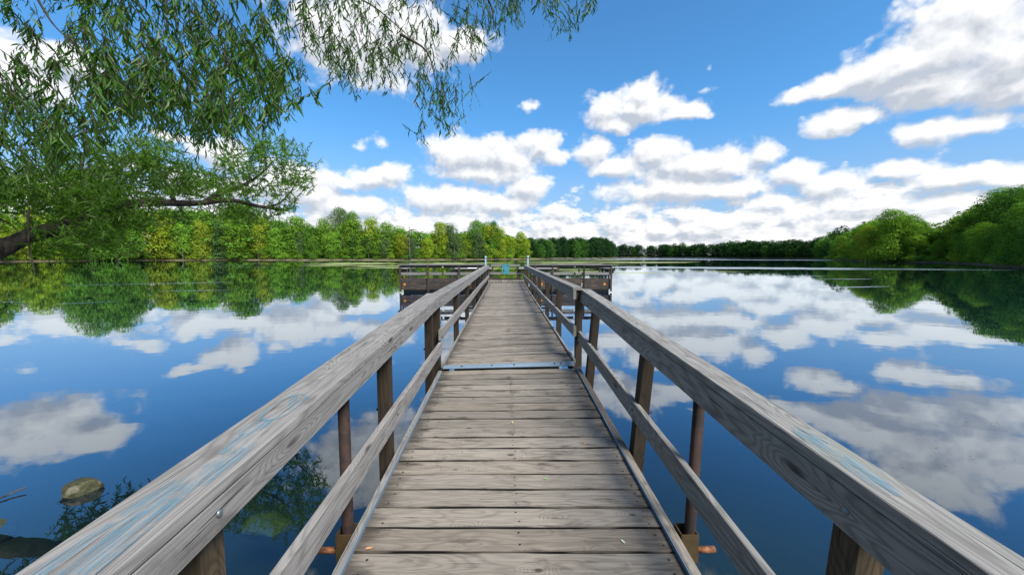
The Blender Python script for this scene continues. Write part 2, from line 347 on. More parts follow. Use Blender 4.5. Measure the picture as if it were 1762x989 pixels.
# ------------------------------------------------------------------ object helpers
def link(o): col.objects.link(o); return o
def thing(name, label, cat, loc=(0, 0, 0), group=None):
    o = link(bpy.data.objects.new(name, None)); o.location = loc; o.empty_display_size = .3
    o['label'] = label; o['category'] = cat
    if group: o['group'] = group
    return o
def tag(o, label, cat, group=None):
    o['label'] = label; o['category'] = cat
    if group: o['group'] = group
    return o
def put(name, me, m, parent=None, mw=None):
    o = link(bpy.data.objects.new(name, me))
    if m is not None and not me.materials: me.materials.append(m)
    if parent is not None:
        o.parent = parent
        L = Matrix.Translation(-Vector(parent.location))
        o.matrix_basis = L @ (mw if mw is not None else Matrix.Identity(4))
    elif mw is not None: o.matrix_basis = mw
    return o
def mesh_np(name, V, F, smooth=False):
    V = np.asarray(V, dtype=np.float32); F = np.asarray(F, dtype=np.int32)
    me = bpy.data.meshes.new(name); k = F.shape[1]
    me.vertices.add(len(V)); me.vertices.foreach_set('co', V.ravel())
    me.loops.add(F.size); me.loops.foreach_set('vertex_index', F.ravel())
    me.polygons.add(len(F)); me.polygons.foreach_set('loop_start', np.arange(0, F.size, k, dtype=np.int32))
    me.polygons.foreach_set('loop_total', np.full(len(F), k, dtype=np.int32))
    if smooth: me.polygons.foreach_set('use_smooth', np.ones(len(F), dtype=bool))
    me.update(calc_edges=True); me.validate(); return me
def mesh_py(name, V, F, smooth=False):
    me = bpy.data.meshes.new(name); me.from_pydata([tuple(v) for v in V], [], F); me.update()
    if smooth:
        for p in me.polygons: p.use_smooth = True
    return me
class MB:
    def __init__(s): s.V = []; s.F = []
    def add(s, V, F):
        b = len(s.V); s.V += [tuple(v) for v in V]; s.F += [tuple(i+b for i in f) for f in F]
    def box(s, c, d, rot=None):
        x, y, z = [q/2 for q in d]
        V = [Vector((a*x, b*y, e*z)) for a in (-1, 1) for b in (-1, 1) for e in (-1, 1)]
        if rot is not None: V = [rot @ v for v in V]
        V = [v+Vector(c) for v in V]
        s.add(V, [(0, 1, 3, 2), (4, 6, 7, 5), (0, 4, 5, 1), (2, 3, 7, 6), (0, 2, 6, 4), (1, 5, 7, 3)])
    def tube(s, pts, rad, n=8, caps=True):
        pts = [Vector(p) for p in pts]; rings = []; V = []; F = []
        prev = None
        for i, p in enumerate(pts):
            t = (pts[min(i+1, len(pts)-1)]-pts[max(i-1, 0)]).normalized()
            if prev is None: a = t.orthogonal().normalized()
            else:
                a = prev - t*prev.dot(t); a = a.normalized() if a.length > 1e-6 else t.orthogonal().normalized()
            prev = a; b = t.cross(a); r = rad[i] if hasattr(rad, '__len__') else rad
            for k in range(n):
                an = 2*math.pi*k/n; V.append(p+(a*math.cos(an)+b*math.sin(an))*r)
        for i in range(len(pts)-1):
            for k in range(n): F.append((i*n+k, i*n+(k+1) % n, (i+1)*n+(k+1) % n, (i+1)*n+k))
        if caps: F.append(tuple(range(n-1, -1, -1))); F.append(tuple(range((len(pts)-1)*n, len(pts)*n)))
        s.add(V, F)
    def mesh(s, name, smooth=False): return mesh_py(name, s.V, s.F, smooth)

def beam_mesh(L, w, h, ch=.003, seg=6, wob=.0012, seed=0):
    """board along X centred on the origin, chamfered arrises and slightly weathered edges"""
    r = random.Random(seed); prof = [(-w/2+ch, -h/2), (w/2-ch, -h/2), (w/2, -h/2+ch), (w/2, h/2-ch), (w/2-ch, h/2), (-w/2+ch, h/2), (-w/2, h/2-ch), (-w/2, -h/2+ch)]
    V = []; F = []; n = 8
    for i in range(seg+1):
        x = -L/2+L*i/seg; dy = r.uniform(-wob, wob); dz = r.uniform(-wob, wob)
        for (a, b) in prof: V.append((x, a+dy+r.uniform(-wob, wob)*.4, b+dz+r.uniform(-wob, wob)*.4))
    for i in range(seg):
        for k in range(n): F.append((i*n+k, i*n+(k+1) % n, (i+1)*n+(k+1) % n, (i+1)*n+k)[::-1])
    F.append(tuple(range(n))); F.append(tuple(range(seg*n+n-1, seg*n-1, -1)))
    return mesh_py('board', V, F)
def frame_matrix(p0, p1, up):
    p0 = Vector(p0); p1 = Vector(p1); x = (p1-p0).normalized(); up = Vector(up); y = up.cross(x).normalized(); z = x.cross(y)
    return Matrix.Translation((p0+p1)/2) @ Matrix((x, y, z)).transposed().to_4x4()
def beam(name, p0, p1, w, h, m, parent, up=(0, 0, 1), seg=6, wob=.0012, seed=0, ch=.003):
    """board from p0 to p1 (centre line), w across, h along `up`"""
    me = beam_mesh((Vector(p1)-Vector(p0)).length, w, h, ch, seg, wob, seed)
    return put(name, me, m, parent, frame_matrix(p0, p1, up))
def post(p0, p1, w, m, parent, name='post', d=None, seed=0):
    """upright: local X runs up the post"""
    return beam(name, p0, p1, w, d or w, m, parent, up=(0, 1, 0), seg=3, wob=.001, seed=seed, ch=.004)
def cyl(name, p0, p1, r, m, parent, n=14):
    mb = MB(); mb.tube([p0, p1], r, n); o = put(name, mb.mesh(name), m, parent)
    for p in o.data.polygons: p.use_smooth = len(p.vertices) == 4
    return o
def dome_bolt(p, nrm, r, parent, m):
    nrm = Vector(nrm).normalized(); a = nrm.orthogonal().normalized(); b = nrm.cross(a); V = []; F = []
    for i, (rr, hh) in enumerate([(1, 0), (.95, .25), (.7, .45), (.35, .55)]):
        for k in range(10):
            an = k*math.pi/5; V.append(Vector(p)+(a*math.cos(an)+b*math.sin(an))*r*rr+nrm*r*hh)
    for i in range(3):
        for k in range(10): F.append((i*10+k, i*10+(k+1) % 10, (i+1)*10+(k+1) % 10, (i+1)*10+k))
    F.append(tuple(range(30, 40)))
    return put('bolt', mesh_py('bolt', V, F, True), m, parent)

# ================================================================== LAKE AND LAND
SHORE = [(-3, -1.3), (-9, -1.0), (-14, 1.5), (-24, 8), (-50, 22), (-90, 50), (-124, 80), (-142, 104), (-150, 128), (-138, 152), (-112, 158), (-89, 161), (-66, 168), (-44, 172),
         (-20, 180), (0, 190), (14, 198), (19, 206), (22, 222), (26, 240), (40, 262), (60, 276), (82, 290), (92, 330), (100, 390), (125, 430), (160, 420), (186, 350),
         (196, 290), (190, 235), (168, 198), (138, 158), (118, 128), (112, 110), (111, 98), (104, 86), (96, 77), (88, 69), (80, 60), (73, 53), (64, 42), (50, 26), (32, 12), (16, 2), (8, -1.5), (3, -1.6)]
def resample(pts, step):
    out = []; cum = 0
    for i in range(len(pts)):
        a = Vector(pts[i]); b = Vector(pts[(i+1) % len(pts)]); L = (b-a).length; n_ = max(1, int(L/step))
        for k in range(n_): out.append(a.lerp(b, k/n_))
    return out
SP = resample(SHORE, 3.0); ns_ = len(SP)
SP = [p+Vector((math.sin(i*.9)*.5+random.uniform(-.4, .4), math.cos(i*1.3)*.5+random.uniform(-.4, .4)))*min(1, (p.length-3)/25 if p.length > 3 else 0) for i, p in enumerate(SP)]
SN = []
for i in range(ns_):
    t = (SP[(i+2) % ns_]-SP[i-2]).normalized(); SN.append(Vector((-t.y, t.x)))     # shore runs clockwise seen from above: left of travel is land
V = []; F = []
rings = [(-3.0, -1.0), (-.3, -.05), (0, .03), (.5, .22), (1.4, .38), (4, .7), (12, 1.3)]
cen = Vector((20, 130))
for i in range(ns_):
    for (d, z) in rings:
        p = SP[i]+SN[i]*d; V.append((p.x, p.y, z+(random.uniform(-.05, .05) if z > .1 else 0)))
    base = SP[i]+SN[i]*12
    for k, (s_, z) in enumerate([(1.15, 2.0), (1.8, 3.0), (5, 4), (25, 4)]):
        p = cen+(base-cen)*s_; V.append((p.x, p.y, z))
nr = len(rings)+4
for i in range(ns_):
    j = (i+1) % ns_
    for k in range(nr-1): F.append((i*nr+k, j*nr+k, j*nr+k+1, i*nr+k+1))
land = put('ground', mesh_py('ground', V, F, True), M['ground']); land['kind'] = 'structure'
# lake bed, shallow by the camera's shore
V = []; F = []; xs = list(range(-16, 17, 1)); ys = [-2+.6*i for i in range(24)]
def bedz(x, y): return -.18-.11*max(0, y)-.03*abs(x)+.05*math.sin(x*2.1+y)*math.cos(y*1.7)
for yy in ys:
    for xx in xs: V.append((xx, yy, bedz(xx, yy)))
nx = len(xs)
for a in range(len(ys)-1):
    for b in range(nx-1): F.append((a*nx+b, a*nx+b+1, (a+1)*nx+b+1, (a+1)*nx+b))
b0 = len(V); V += [(-400, -60, -3), (400, -60, -3), (400, 600, -3), (-400, 600, -3)]; F.append((b0, b0+1, b0+2, b0+3))
bed = put('lake_bed', mesh_py('lake_bed', V, F, True), M['bed']); bed['kind'] = 'structure'
wm = mesh_py('water', [(-320, -40, 0), (420, -40, 0), (420, 560, 0), (-320, 560, 0)], [(0, 1, 2, 3)])
water = put('water', wm, M['water']); water['kind'] = 'structure'

# ================================================================== TREES
def quads(P, Nn, size, r, aspect=.62):
    """leaf-clump rhombi: centres P, normals Nn (n,3), size (n,)"""
    n_ = len(P); a = r.normal(size=(n_, 3)); a -= (a*Nn).sum(1, keepdims=True)*Nn; a /= np.linalg.norm(a, axis=1, keepdims=True)+1e-9
    b = np.cross(Nn, a); s = size[:, None]
    fold = Nn*s*.18
    V = np.stack([P-a*s*.5, P-b*s*.5*aspect+fold, P+a*s*.5, P+b*s*.5*aspect+fold], 1).reshape(-1, 3)
    F = np.arange(n_*4).reshape(-1, 4); return V, F
def lobes_to_mesh(name, lobes, per, size, seed, jit=.38, droop=0.0):
    r = np.random.default_rng(seed); Ps = []; Ns = []
    for (c, rad) in lobes:
        rad = np.asarray(rad, float); area = (rad[0]*rad[1]+rad[1]*rad[2]+rad[0]*rad[2])/3
        k = max(8, int(per*area)); d = r.normal(size=(k, 3)); d /= np.linalg.norm(d, axis=1, keepdims=True)
        d[:, 2] = np.where((d[:, 2] < -.35) & (r.random(k) < .6), -d[:, 2], d[:, 2])
        ra = r.uniform(.62, 1.08, size=(k, 1))**.8
        p = np.asarray(c)+d*rad*ra; nn = d/rad; nn /= np.linalg.norm(nn, axis=1, keepdims=True)
        nn = nn+r.normal(size=(k, 3))*jit; nn[:, 2] += .25; nn /= np.linalg.norm(nn, axis=1, keepdims=True)
        Ps.append(p); Ns.append(nn)
    P = np.concatenate(Ps); Nn = np.concatenate(Ns)
    sz = size*r.uniform(.55, 1.3, len(P))
    V, F = quads(P, Nn, sz, r); return mesh_np(name, V, F)
def broad(seed, H=10, wid=.36, base=.22, nl=34, pear=0.0):
    r = random.Random(seed); L = []
    for i in range(nl):
        t = (i+.5)/nl; z = H*(base+(1-base-.06)*t)
        prof = math.sin(math.pi*min(1, (t*.86+.14)))**.55
        R_ = H*wid*prof*(1-pear*t)
        k = i*2.399+r.uniform(-.5, .5); rr = R_*math.sqrt(r.uniform(.15, 1))*.78
        s = H*r.uniform(.085, .15)
        L.append(((rr*math.cos(k), rr*math.sin(k), z), (s*r.uniform(.9, 1.35), s*r.uniform(.9, 1.35), s*r.uniform(.6, .95))))
    L.append(((0, 0, H*.55), (H*wid*.5, H*wid*.5, H*.28)))
    return L
def conifer(seed, H=10):
    r = random.Random(seed); L = []
    for i in range(30):
        t = i/29; z = H*(.12+.86*t); R_ = H*.2*(1-t)**.8+.1; k = i*2.399
        s = H*(.075*(1-t)+.025)
        L.append(((R_*.6*math.cos(k), R_*.6*math.sin(k), z), (s*1.3, s*1.3, s*.8)))
    return L
def shrub_l(seed):
    r = random.Random(seed); L = []
    for i in range(11):
        k = i*2.399; rr = 1.5*math.sqrt(r.random()); s = r.uniform(.45, .85)
        L.append(((rr*math.cos(k), rr*math.sin(k), .4+1.5*(1-rr/1.9)*r.uniform(.5, 1)), (s*1.2, s*1.2, s)))
    return L
def trunk_mesh(seed, H=10, lean=.4, top=.85, r0=.022, nb=7, nring=7):
    r = random.Random(seed); mb = MB(); pts = []; rad = []
    for i in range(7):
        t = i/6; pts.append((lean*t*t+r.uniform(-.08, .08), r.uniform(-.08, .08)*t, H*top*t-.4*(i == 0))); rad.append(H*r0*(1-.82*t)*(1.35 if i == 0 else 1))
    mb.tube(pts, rad, nring)
    for k in range(nb):
        t = r.uniform(.25, .8); i = int(t*6); p = Vector(pts[i]); an = k*2.399; L = H*r.uniform(.16, .3)
        q = [p, p+Vector((math.cos(an)*L*.5, math.sin(an)*L*.5, L*.3)), p+Vector((math.cos(an)*L, math.sin(an)*L, L*.75))]
        mb.tube(q, [H*r0*(1-.8*t)*.6, H*r0*.25, H*r0*.08], 5)
    return mb.mesh('trunk', True)
VAR = {}
def mkvar(kind, idx, lobes, per, size, tk, **kw): VAR.setdefault(kind, []).append((lobes_to_mesh('crown', lobes, per, size, 100+idx, **kw), tk))
for i in range(4): mkvar('round', i, broad(10+i, wid=.40+.03*i, base=.02, nl=44), 95, .36, trunk_mesh(i))
for i in range(3): mkvar('tall', 10+i, broad(30+i, wid=.27+.03*i, base=.02, nl=44), 95, .34, trunk_mesh(20+i, top=.9, r0=.018))
for i in range(2): mkvar('open', 20+i, broad(50+i, wid=.30, base=.16, nl=28), 65, .34, trunk_mesh(40+i, top=.93, r0=.02, nb=11))
for i in range(2): mkvar('conifer', 30+i, conifer(60+i), 170, .26, trunk_mesh(60+i, lean=0, top=.95, r0=.016, nb=0))
for i in range(3): mkvar('shrub', 40+i, shrub_l(70+i), 95, .22, trunk_mesh(70+i, H=1.6, top=.8, r0=.03, nb=4, nring=5))
for i in range(3): mkvar('near', 50+i, broad(80+i, wid=.38+.03*i, base=.0, nl=60), 190, .215, trunk_mesh(80+i, nb=9))
for i in range(2): mkvar('far', 60+i, broad(90+i, wid=.5, base=.0, nl=24), 34, .62, trunk_mesh(90+i, nb=2, nring=5))
def bare_mesh(seed):
    r = random.Random(seed); mb = MB(); pts = [(0, 0, -.4), (.1, 0, 3), (-.05, .1, 6), (.15, 0, 9.5)]; mb.tube(pts, [.24, .17, .11, .03], 7)
    for k in range(26):
        t = r.uniform(.25, .97); z = 9.5*t; an = k*2.399; L = 2.2*(1.15-t)*r.uniform(.6, 1.2)
        mb.tube([(0, 0, z), (math.cos(an)*L*.6, math.sin(an)*L*.6, z+L*.45), (math.cos(an)*L*.8, math.sin(an)*L*.8, z+L*1.0)], [.06, .035, .01], 4)
    return mb.mesh('trunk', True)
BARE = bare_mesh(3)
HUES = {'yellow green': (.19, .26, .026), 'bright green': (.125, .235, .028), 'mid green': (.082, .18, .026), 'deep green': (.048, .12, .024),
        'grey green': (.085, .145, .055), 'dark green': (.018, .050, .018), 'golden green': (.19, .245, .03)}
trees = []
def tree(kind, x, y, H, hue, what, z=.35, group=None, name=None, rz=None, wide=1.0, low=False):
    r = thing(name or 'tree', '', 'tree' if kind != 'shrub' else 'shrub', (x, y, z), group)
    rz = random.uniform(0, 6.28) if rz is None else rz
    s = H/10 if kind != 'shrub' else H/2.6
    cr, tk = random.choice(VAR[kind])
    mw = Matrix.Translation((x, y, z)) @ Matrix.Rotation(rz, 4, 'Z') @ Matrix.Diagonal((s*wide, s*wide, s, 1))
    c = put('crown', cr, M['foliage'], r, mw); h = HUES[hue]; j = random.uniform(.92, 1.34)
    c.color = (h[0]*j*random.uniform(.93, 1.08), h[1]*j, h[2]*j, 1)
    put('trunk', tk, M['treebark'] if kind != 'open' else M['palebark'], r, mw)
    trees.append((r, kind, hue, H, what)); return r
# skyline of the photograph as bearings: (tan of bearing from the dock's axis *662 + 870, height of the tree tops above the horizon in 1/662)
SKY_L = [(-300, 150), (0, 112), (60, 92), (105, 78), (150, 108), (175, 122), (230, 112), (290, 98), (350, 88), (400, 84), (430, 92), (450, 72), (480, 68), (505, 72), (540, 58), (560, 60), (640, 62), (665, 56), (700, 52), (760, 52), (800, 50), (830, 56), (860, 48), (880, 42), (910, 36), (935, 30)]
def prof(tab, px): return float(np.interp(px, [a for a, b in tab], [b for a, b in tab]))
def shore_walk(a, b, spacing):
    """points every `spacing` metres along SP between shoreline corner indices a..b of SHORE"""
    A = Vector(SHORE[a]); B = Vector(SHORE[b]); i0 = min(range(ns_), key=lambda i: (SP[i]-A).length); i1 = min(range(ns_), key=lambda i: (SP[i]-B).length)
    out = []; acc = 0
    for i in range(i0, i1):
        L = (SP[i+1]-SP[i]).length; acc += L
        if acc >= spacing: acc = 0; out.append((SP[i], SN[i]))
    return out
def pick(d): 
    k = list(d); return random.choices(k, [d[q] for q in k])[0]
def plant(a, b, rows, tab, huesd, kinds, side, zbase=.4, hmin=5):
    for (off, spacing, hf, rowname) in rows:
        for (p, nn) in shore_walk(a, b, spacing):
            q = p+nn*(off+random.uniform(-.6, 1.0)); q += Vector((random.uniform(-.8, .8), random.uniform(-.8, .8)))
            px = 870+662*q.x/max(q.y, 1); H = prof(tab, px)/662*q.y+1.4
            H = max(hmin, H*hf*random.uniform(.74, 1.08))
            tree(pick(kinds), q.x, q.y, H, pick(huesd), (side, rowname), zbase+off*.07, group=f'trees on the {side}, {rowname}', wide=random.uniform(.85, 1.15))
HL = {'yellow green': 5, 'bright green': 5, 'mid green': 2, 'grey green': 1.5, 'deep green': .5, 'golden green': .5}
plant(4, 9, [(2.5, 7.5, .72, 'front row'), (7.5, 6.5, 1.0, 'rear row')], SKY_L, HL, {'round': 5, 'tall': 2, 'open': .6}, 'left bank')
plant(9, 16, [(2.2, 5.2, .72, 'front row'), (6.5, 4.6, .97, 'rear row')], SKY_L, HL, {'round': 2.2, 'tall': 5, 'open': 1.2}, 'left bank')
def woodland(name, a, b, off, sp, tab, hue, hf, label, kind='far', nrow=2, hmin=5):
    src = [m_ for m_, t_ in VAR[kind]]; Vs = []; 
    for row in range(nrow):
        for (p, nn) in shore_walk(a, b, sp):
            q = p+nn*(off+row*6+random.uniform(-1, 1)); px = 870+662*q.x/max(q.y, 1); H = max(hmin, (prof(tab, px)/662*q.y+1.4)*hf*random.uniform(.85, 1.05))
            me = random.choice(src); co = np.empty(len(me.vertices)*3, np.float32); me.vertices.foreach_get('co', co); co = co.reshape(-1, 3)
            an = random.uniform(0, 6.28); c_, s_ = math.cos(an), math.sin(an); k = H/10; co = co@np.array([[c_, s_, 0], [-s_, c_, 0], [0, 0, 1]])*np.array([k*1.5, k*1.5, k])+np.array([q.x, q.y, .8]); Vs.append(co)
    V = np.concatenate(Vs); me = mesh_np(name, V, np.arange(len(V)).reshape(-1, 4)); o = put(name, me, M['foliage']); h = HUES[hue]; o.color = (*h, 1); o['kind'] = 'stuff'; o['label'] = label
woodland('woodland', 4, 16, 11, 6.0, SKY_L, 'mid green', .80, 'dense woodland filling in behind the left bank trees', nrow=2)
woodland('undergrowth', 4, 16, 3.4, 4.2, [(-1e6, 20), (1e6, 20)], 'bright green', .8, 'low undergrowth beneath the left bank trees', kind='round', nrow=1, hmin=4)
SKY_H = [(935, 30), (960, 33), (1000, 33), (1040, 27), (1062, 20), (1100, 17), (1140, 21), (1180, 19), (1230, 20), (1260, 24), (1330, 25), (1400, 27), (1430, 34), (1450, 48), (1472, 44), (1490, 54), (1515, 70), (1560, 76), (1592, 70), (1606, 46), (1624, 40), (1640, 62), (1665, 76), (1700, 98), (1762, 132), (1850, 150), (2100, 170)]
woodland('woodland', 16, 22, 10, 6, SKY_H, 'dark green', .92, 'dark woodland on the headland behind the dock')
woodland('woodland', 22, 29, 6, 7, SKY_H, 'dark green', 1.0, 'continuous dark wood along the distant far shore')
woodland('woodland', 29, 40, 10, 5, SKY_H, 'mid green', .85, 'dense woodland filling in behind the right bank trees')
# special trees of the left bank
def special(kind, px, y, H, hue, label, wide=1.0, name='tree', rz=0.0):
    x = (px-870)/662*y; t = tree(kind, x, y, H, hue, None, .9, group='trees on the left bank, rear row', wide=wide, rz=rz, name=name); t['label'] = label; return t
special('near', 590, 176, 22.5, 'grey green', 'tallest pale grey-green cottonwood rising above the left bank, left half of the pair', .8, 'cottonwood_tree')
special('near', 612, 177, 20.8, 'mid green', 'slightly lower green cottonwood joined to the right side of the tallest left bank tree', .62, 'cottonwood_tree', 2)
special('near', 822, 190, 18.3, 'mid green', 'broad flat-topped dark tree standing above the left bank just left of the dock', .85, 'tree', 1)
special('near', 850, 192, 17.9, 'deep green', 'rounded tree top rising above the left bank directly behind the blue-topped left pile', .6, 'tree', 4)
special('conifer', 428, 166, 23.5, 'dark green', 'dark pointed spruce poking above the left bank behind the willow limb', 1.1, 'spruce_tree')
special('conifer', 412, 168, 21.5, 'dark green', 'shorter dark spruce just left of the pointed spruce behind the willow limb', 1.1, 'spruce_tree', 1)
special('near', 172, 138, 26, 'mid green', 'very large round dark-based tree behind the willow leaves on the far left bank', .9, 'tree')
special('near', 215, 142, 25, 'mid green', 'large round tree right beside the biggest tree of the far left bank', .9, 'tree', 3)
for px, y, s, lab in [(706, 171.5, 1.5, 'bare grey dead tree among the green left bank trees, the left one'), (782, 179, 1.35, 'bare grey dead tree among the left bank trees nearest the dock')]:
    x = (px-870)/662*y; r_ = thing('dead_tree', lab, 'tree', (x, y, .4), 'dead trees on the left bank')
    put('trunk', BARE, M['treebark'], r_, Matrix.Translation((x, y, .4)) @ Matrix.Diagonal((s, s, s, 1)))
# waterside shrubs
def shrubs(a, b, sp, side, huesd, h=(1.6, 3.4), off=.7):
    for (p, nn) in shore_walk(a, b, sp):
        q = p+nn*(off+random.uniform(-.3, .8)); tree('shrub', q.x, q.y, random.uniform(*h), pick(huesd), (side, 'waterside'), .12, group=f'waterside shrubs on the {side}', name='shrub', wide=random.uniform(.8, 1.4))
shrubs(4, 16, 4.2, 'left bank', {'bright green': 3, 'yellow green': 3, 'mid green': 2, 'golden green': .5})
# headland and far shores
SKY_H = [(935, 30), (960, 33), (1000, 33), (1040, 27), (1062, 20), (1100, 17), (1140, 21), (1180, 19), (1230, 20), (1260, 24), (1330, 25), (1400, 27), (1430, 34), (1450, 48), (1472, 44), (1490, 54), (1515, 70), (1560, 76), (1592, 70), (1606, 46), (1624, 40), (1640, 62), (1665, 76), (1700, 98), (1762, 132), (1850, 150), (2100, 170)]
DK = {'dark green': 4, 'deep green': 2}
plant(17, 22, [(2, 7, .8, 'front row'), (7, 6, 1.0, 'rear row')], SKY_H, DK, {'round': 4, 'far': 1}, 'dark headland behind the dock')
plant(22, 27, [(3, 14, .9, 'front row'), (9, 12, 1.05, 'rear row')], SKY_H, DK, {'far': 1}, 'distant far shore')
plant(27, 30, [(3, 8, .82, 'front row'), (9, 8, 1.0, 'rear row')], SKY_H, {'dark green': 2, 'deep green': 4, 'mid green': 1}, {'far': 2, 'round': 2}, 'far right shore')
plant(30, 33, [(2.5, 7.5, .70, 'front row'), (8, 5.5, .95, 'rear row')], SKY_H, {'yellow green': 2.5, 'bright green': 2, 'mid green': 3, 'deep green': 1}, {'near': 1}, 'right bank')
plant(33, 41, [(2, 6.2, .66, 'front row'), (6.5, 5.6, .98, 'rear row')], SKY_H, {'mid green': 4, 'deep green': 1, 'bright green': 3, 'yellow green': .6}, {'near': 1}, 'right bank', hmin=4)
shrubs(30, 41, 2.6, 'right bank', {'bright green': 2.5, 'mid green': 3, 'yellow green': 1.5, 'deep green': 1}, (1.5, 3.2), off=.1)
def special_r(px, y, H, hue, label, wide, rz=0):
    x = (px-870)/662*y; t = tree('near', x, y, H, hue, None, .5, group='trees on the right bank, front row', wide=wide, rz=rz); t['label'] = label
special_r(1538, 110, 14.6, 'bright green', 'big broad-crowned green tree standing out alone in the middle of the right bank', 1.15)
special_r(1572, 109, 13.0, 'mid green', 'right-hand shoulder of foliage beside the big broad-crowned right bank tree', 1.0, 2)
special_r(1500, 116, 10.5, 'yellow green', 'light yellow-green tree leaning out left of the big right bank tree', 1.0, 4)
# woods behind the photographer
plant(0, 2, [(4, 5, 1.0, 'front row')], [(-1e6, 1), (1e6, 1)], HL, {'round': 1}, 'shore behind the viewpoint', hmin=9)
plant(43, 45, [(6, 6, 1.0, 'front row')], [(-1e6, 1), (1e6, 1)], HL, {'round': 1}, 'shore behind the viewpoint', hmin=8)

# ordinal labels
ORD = ['first', 'second', 'third', 'fourth', 'fifth', 'sixth', 'seventh', 'eighth', 'ninth', 'tenth', 'eleventh', 'twelfth', 'thirteenth', 'fourteenth', 'fifteenth', 'sixteenth', 'seventeenth', 'eighteenth', 'nineteenth', 'twentieth']
def ordw(i): 
    if i < 20: return ORD[i]
    t = ['', '', 'twenty', 'thirty', 'forty', 'fifty', 'sixty', 'seventy', 'eighty', 'ninety'][(i+1)//10]; u = (i+1) % 10
    return (t+'-'+ORD[u-1]) if u else t[:-1]+'ieth'
KW = {'round': 'rounded', 'tall': 'tall narrow', 'open': 'thin open-crowned', 'conifer': 'pointed', 'shrub': 'low', 'near': 'leafy', 'far': 'low rounded'}
LAND = {'left bank': [(602, 'the tallest cottonwood'), (872, 'the teal sign')], 'dark headland behind the dock': [(905, 'the right blue pile')], 'distant far shore': [(1055, 'the platform corner')],
        'far right shore': [(1538, 'the big broad-crowned tree')], 'right bank': [(1538, 'the big broad-crowned tree')], 'shore behind the viewpoint': [(881, 'the dock')]}
buckets = {}
for (o, kind, hue, H, what) in trees:
    if what is None: continue
    q = px_of(o.location); px = q[0] if q else (-2000 if o.location.x < 0 else 4000)
    lm = LAND[what[0]]; lx, ln = min(lm, key=lambda a: abs(a[0]-px)); side = 'left' if px < lx else 'right'
    buckets.setdefault((what, ln, side), []).append((abs(px-lx), o, kind, hue))
for (what, ln, side), L in buckets.items():
    L.sort(key=lambda a: a[0])
    for i, (d, o, kind, hue) in enumerate(L):
        noun = 'shrub' if kind == 'shrub' else 'tree'; row = {'front row': 'front row', 'rear row': 'rear row', 'waterside': 'waterside'}[what[1]]
        o['label'] = f'{KW[kind]} {hue} {noun}, {ordw(i)} {row} one {side} of {ln}' if noun == 'tree' else f'{hue} waterside shrub, {ordw(i)} one {side} of {ln}'
        if what[0] in ('dark headland behind the dock', 'distant far shore', 'far right shore'):
            o['label'] = f'{ordw(i)} {hue} {row} tree {side} of {ln}, {what[0].replace(" behind the dock","")}'

# ================================================================== DOCK
def zs1(x, y):      # deck height of the first section (slightly twisted, rising towards the lake)
    a = .255+.0300*y; b = .199+.0475*y; return a+(b-a)*(x+.8)/1.7
def zs2(x, y):      # second section, tilted a little to the left at the joint
    t = min(1, max(0, (y-4.7)/14)); a = .43+.068*t; b = .482+.016*t; return a+(b-a)*(x+.79)/1.66
def plank_mesh(L, w, h, seed):
    return beam_mesh(L, w, h, .0025, 10, .0030, seed)
g1 = thing('gangway', 'near section of the wooden dock with blue graffiti on its rails', 'dock', (.05, 2, .2), 'sections of the wooden dock')
g2 = thing('walkway', 'far section of the wooden dock beyond the metal joint strip, running out to the platform', 'dock', (.04, 12, .4), 'sections of the wooden dock')
PM1 = [plank_mesh(1.66, .1535, .038, 200+i) for i in range(5)]; PM2 = [plank_mesh(1.63, .140, .038, 220+i) for i in range(5)]
def lay(root, y0, y1, pitch, zf, meshes, x0, x1, xc, m, nails, skipz=.016):
    y = y0; mb = MB(); i = 0
    while y < y1:
        zl, zr = zf(x0, y)-skipz, zf(x1, y)-skipz; dzdy = (zf(xc, y+.1)-zf(xc, y-.1))/.2
        roll = math.atan2(zr-zl, x1-x0); j = random.uniform(-.0025, .0025)
        top = Vector((xc+random.uniform(-.006, .006), y, (zl+zr)/2+j))
        mw = Matrix.Translation(top) @ Matrix.Rotation(-roll, 4, 'Y') @ Matrix.Rotation(math.atan(dzdy)+random.uniform(-.008, .008), 4, 'X') @ Matrix.Rotation(random.uniform(-.002, .002), 4, 'Z') @ Matrix.Translation((0, 0, -.019))
        flip = Matrix.Rotation(math.pi, 4, 'Z') if random.random() < .5 else Matrix.Identity(4)
        put('plank', random.choice(meshes), m, root, mw @ flip)
        for nx_ in nails:
            for dy in (-.042, .042):
                p = mw @ Vector((nx_-xc+random.uniform(-.012, .012), dy+random.uniform(-.012, .012), .0205))
                r_ = random.uniform(.0055, .0078); mb.add([p+Vector((math.cos(k*math.pi/3)*r_, math.sin(k*math.pi/3)*r_, 0)) for k in range(6)], [(0, 1, 2, 3, 4, 5)])
        y += pitch; i += 1
    o = put('nail_heads', mb.mesh('nail_heads'), M['nail'], root); o['kind'] = 'stuff'
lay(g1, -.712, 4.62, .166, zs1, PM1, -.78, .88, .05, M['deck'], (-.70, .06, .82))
lay(g2, 4.825, 18.82, .152, zs2, PM2, -.775, .855, .04, M['deck'], (-.68, .08, .78))
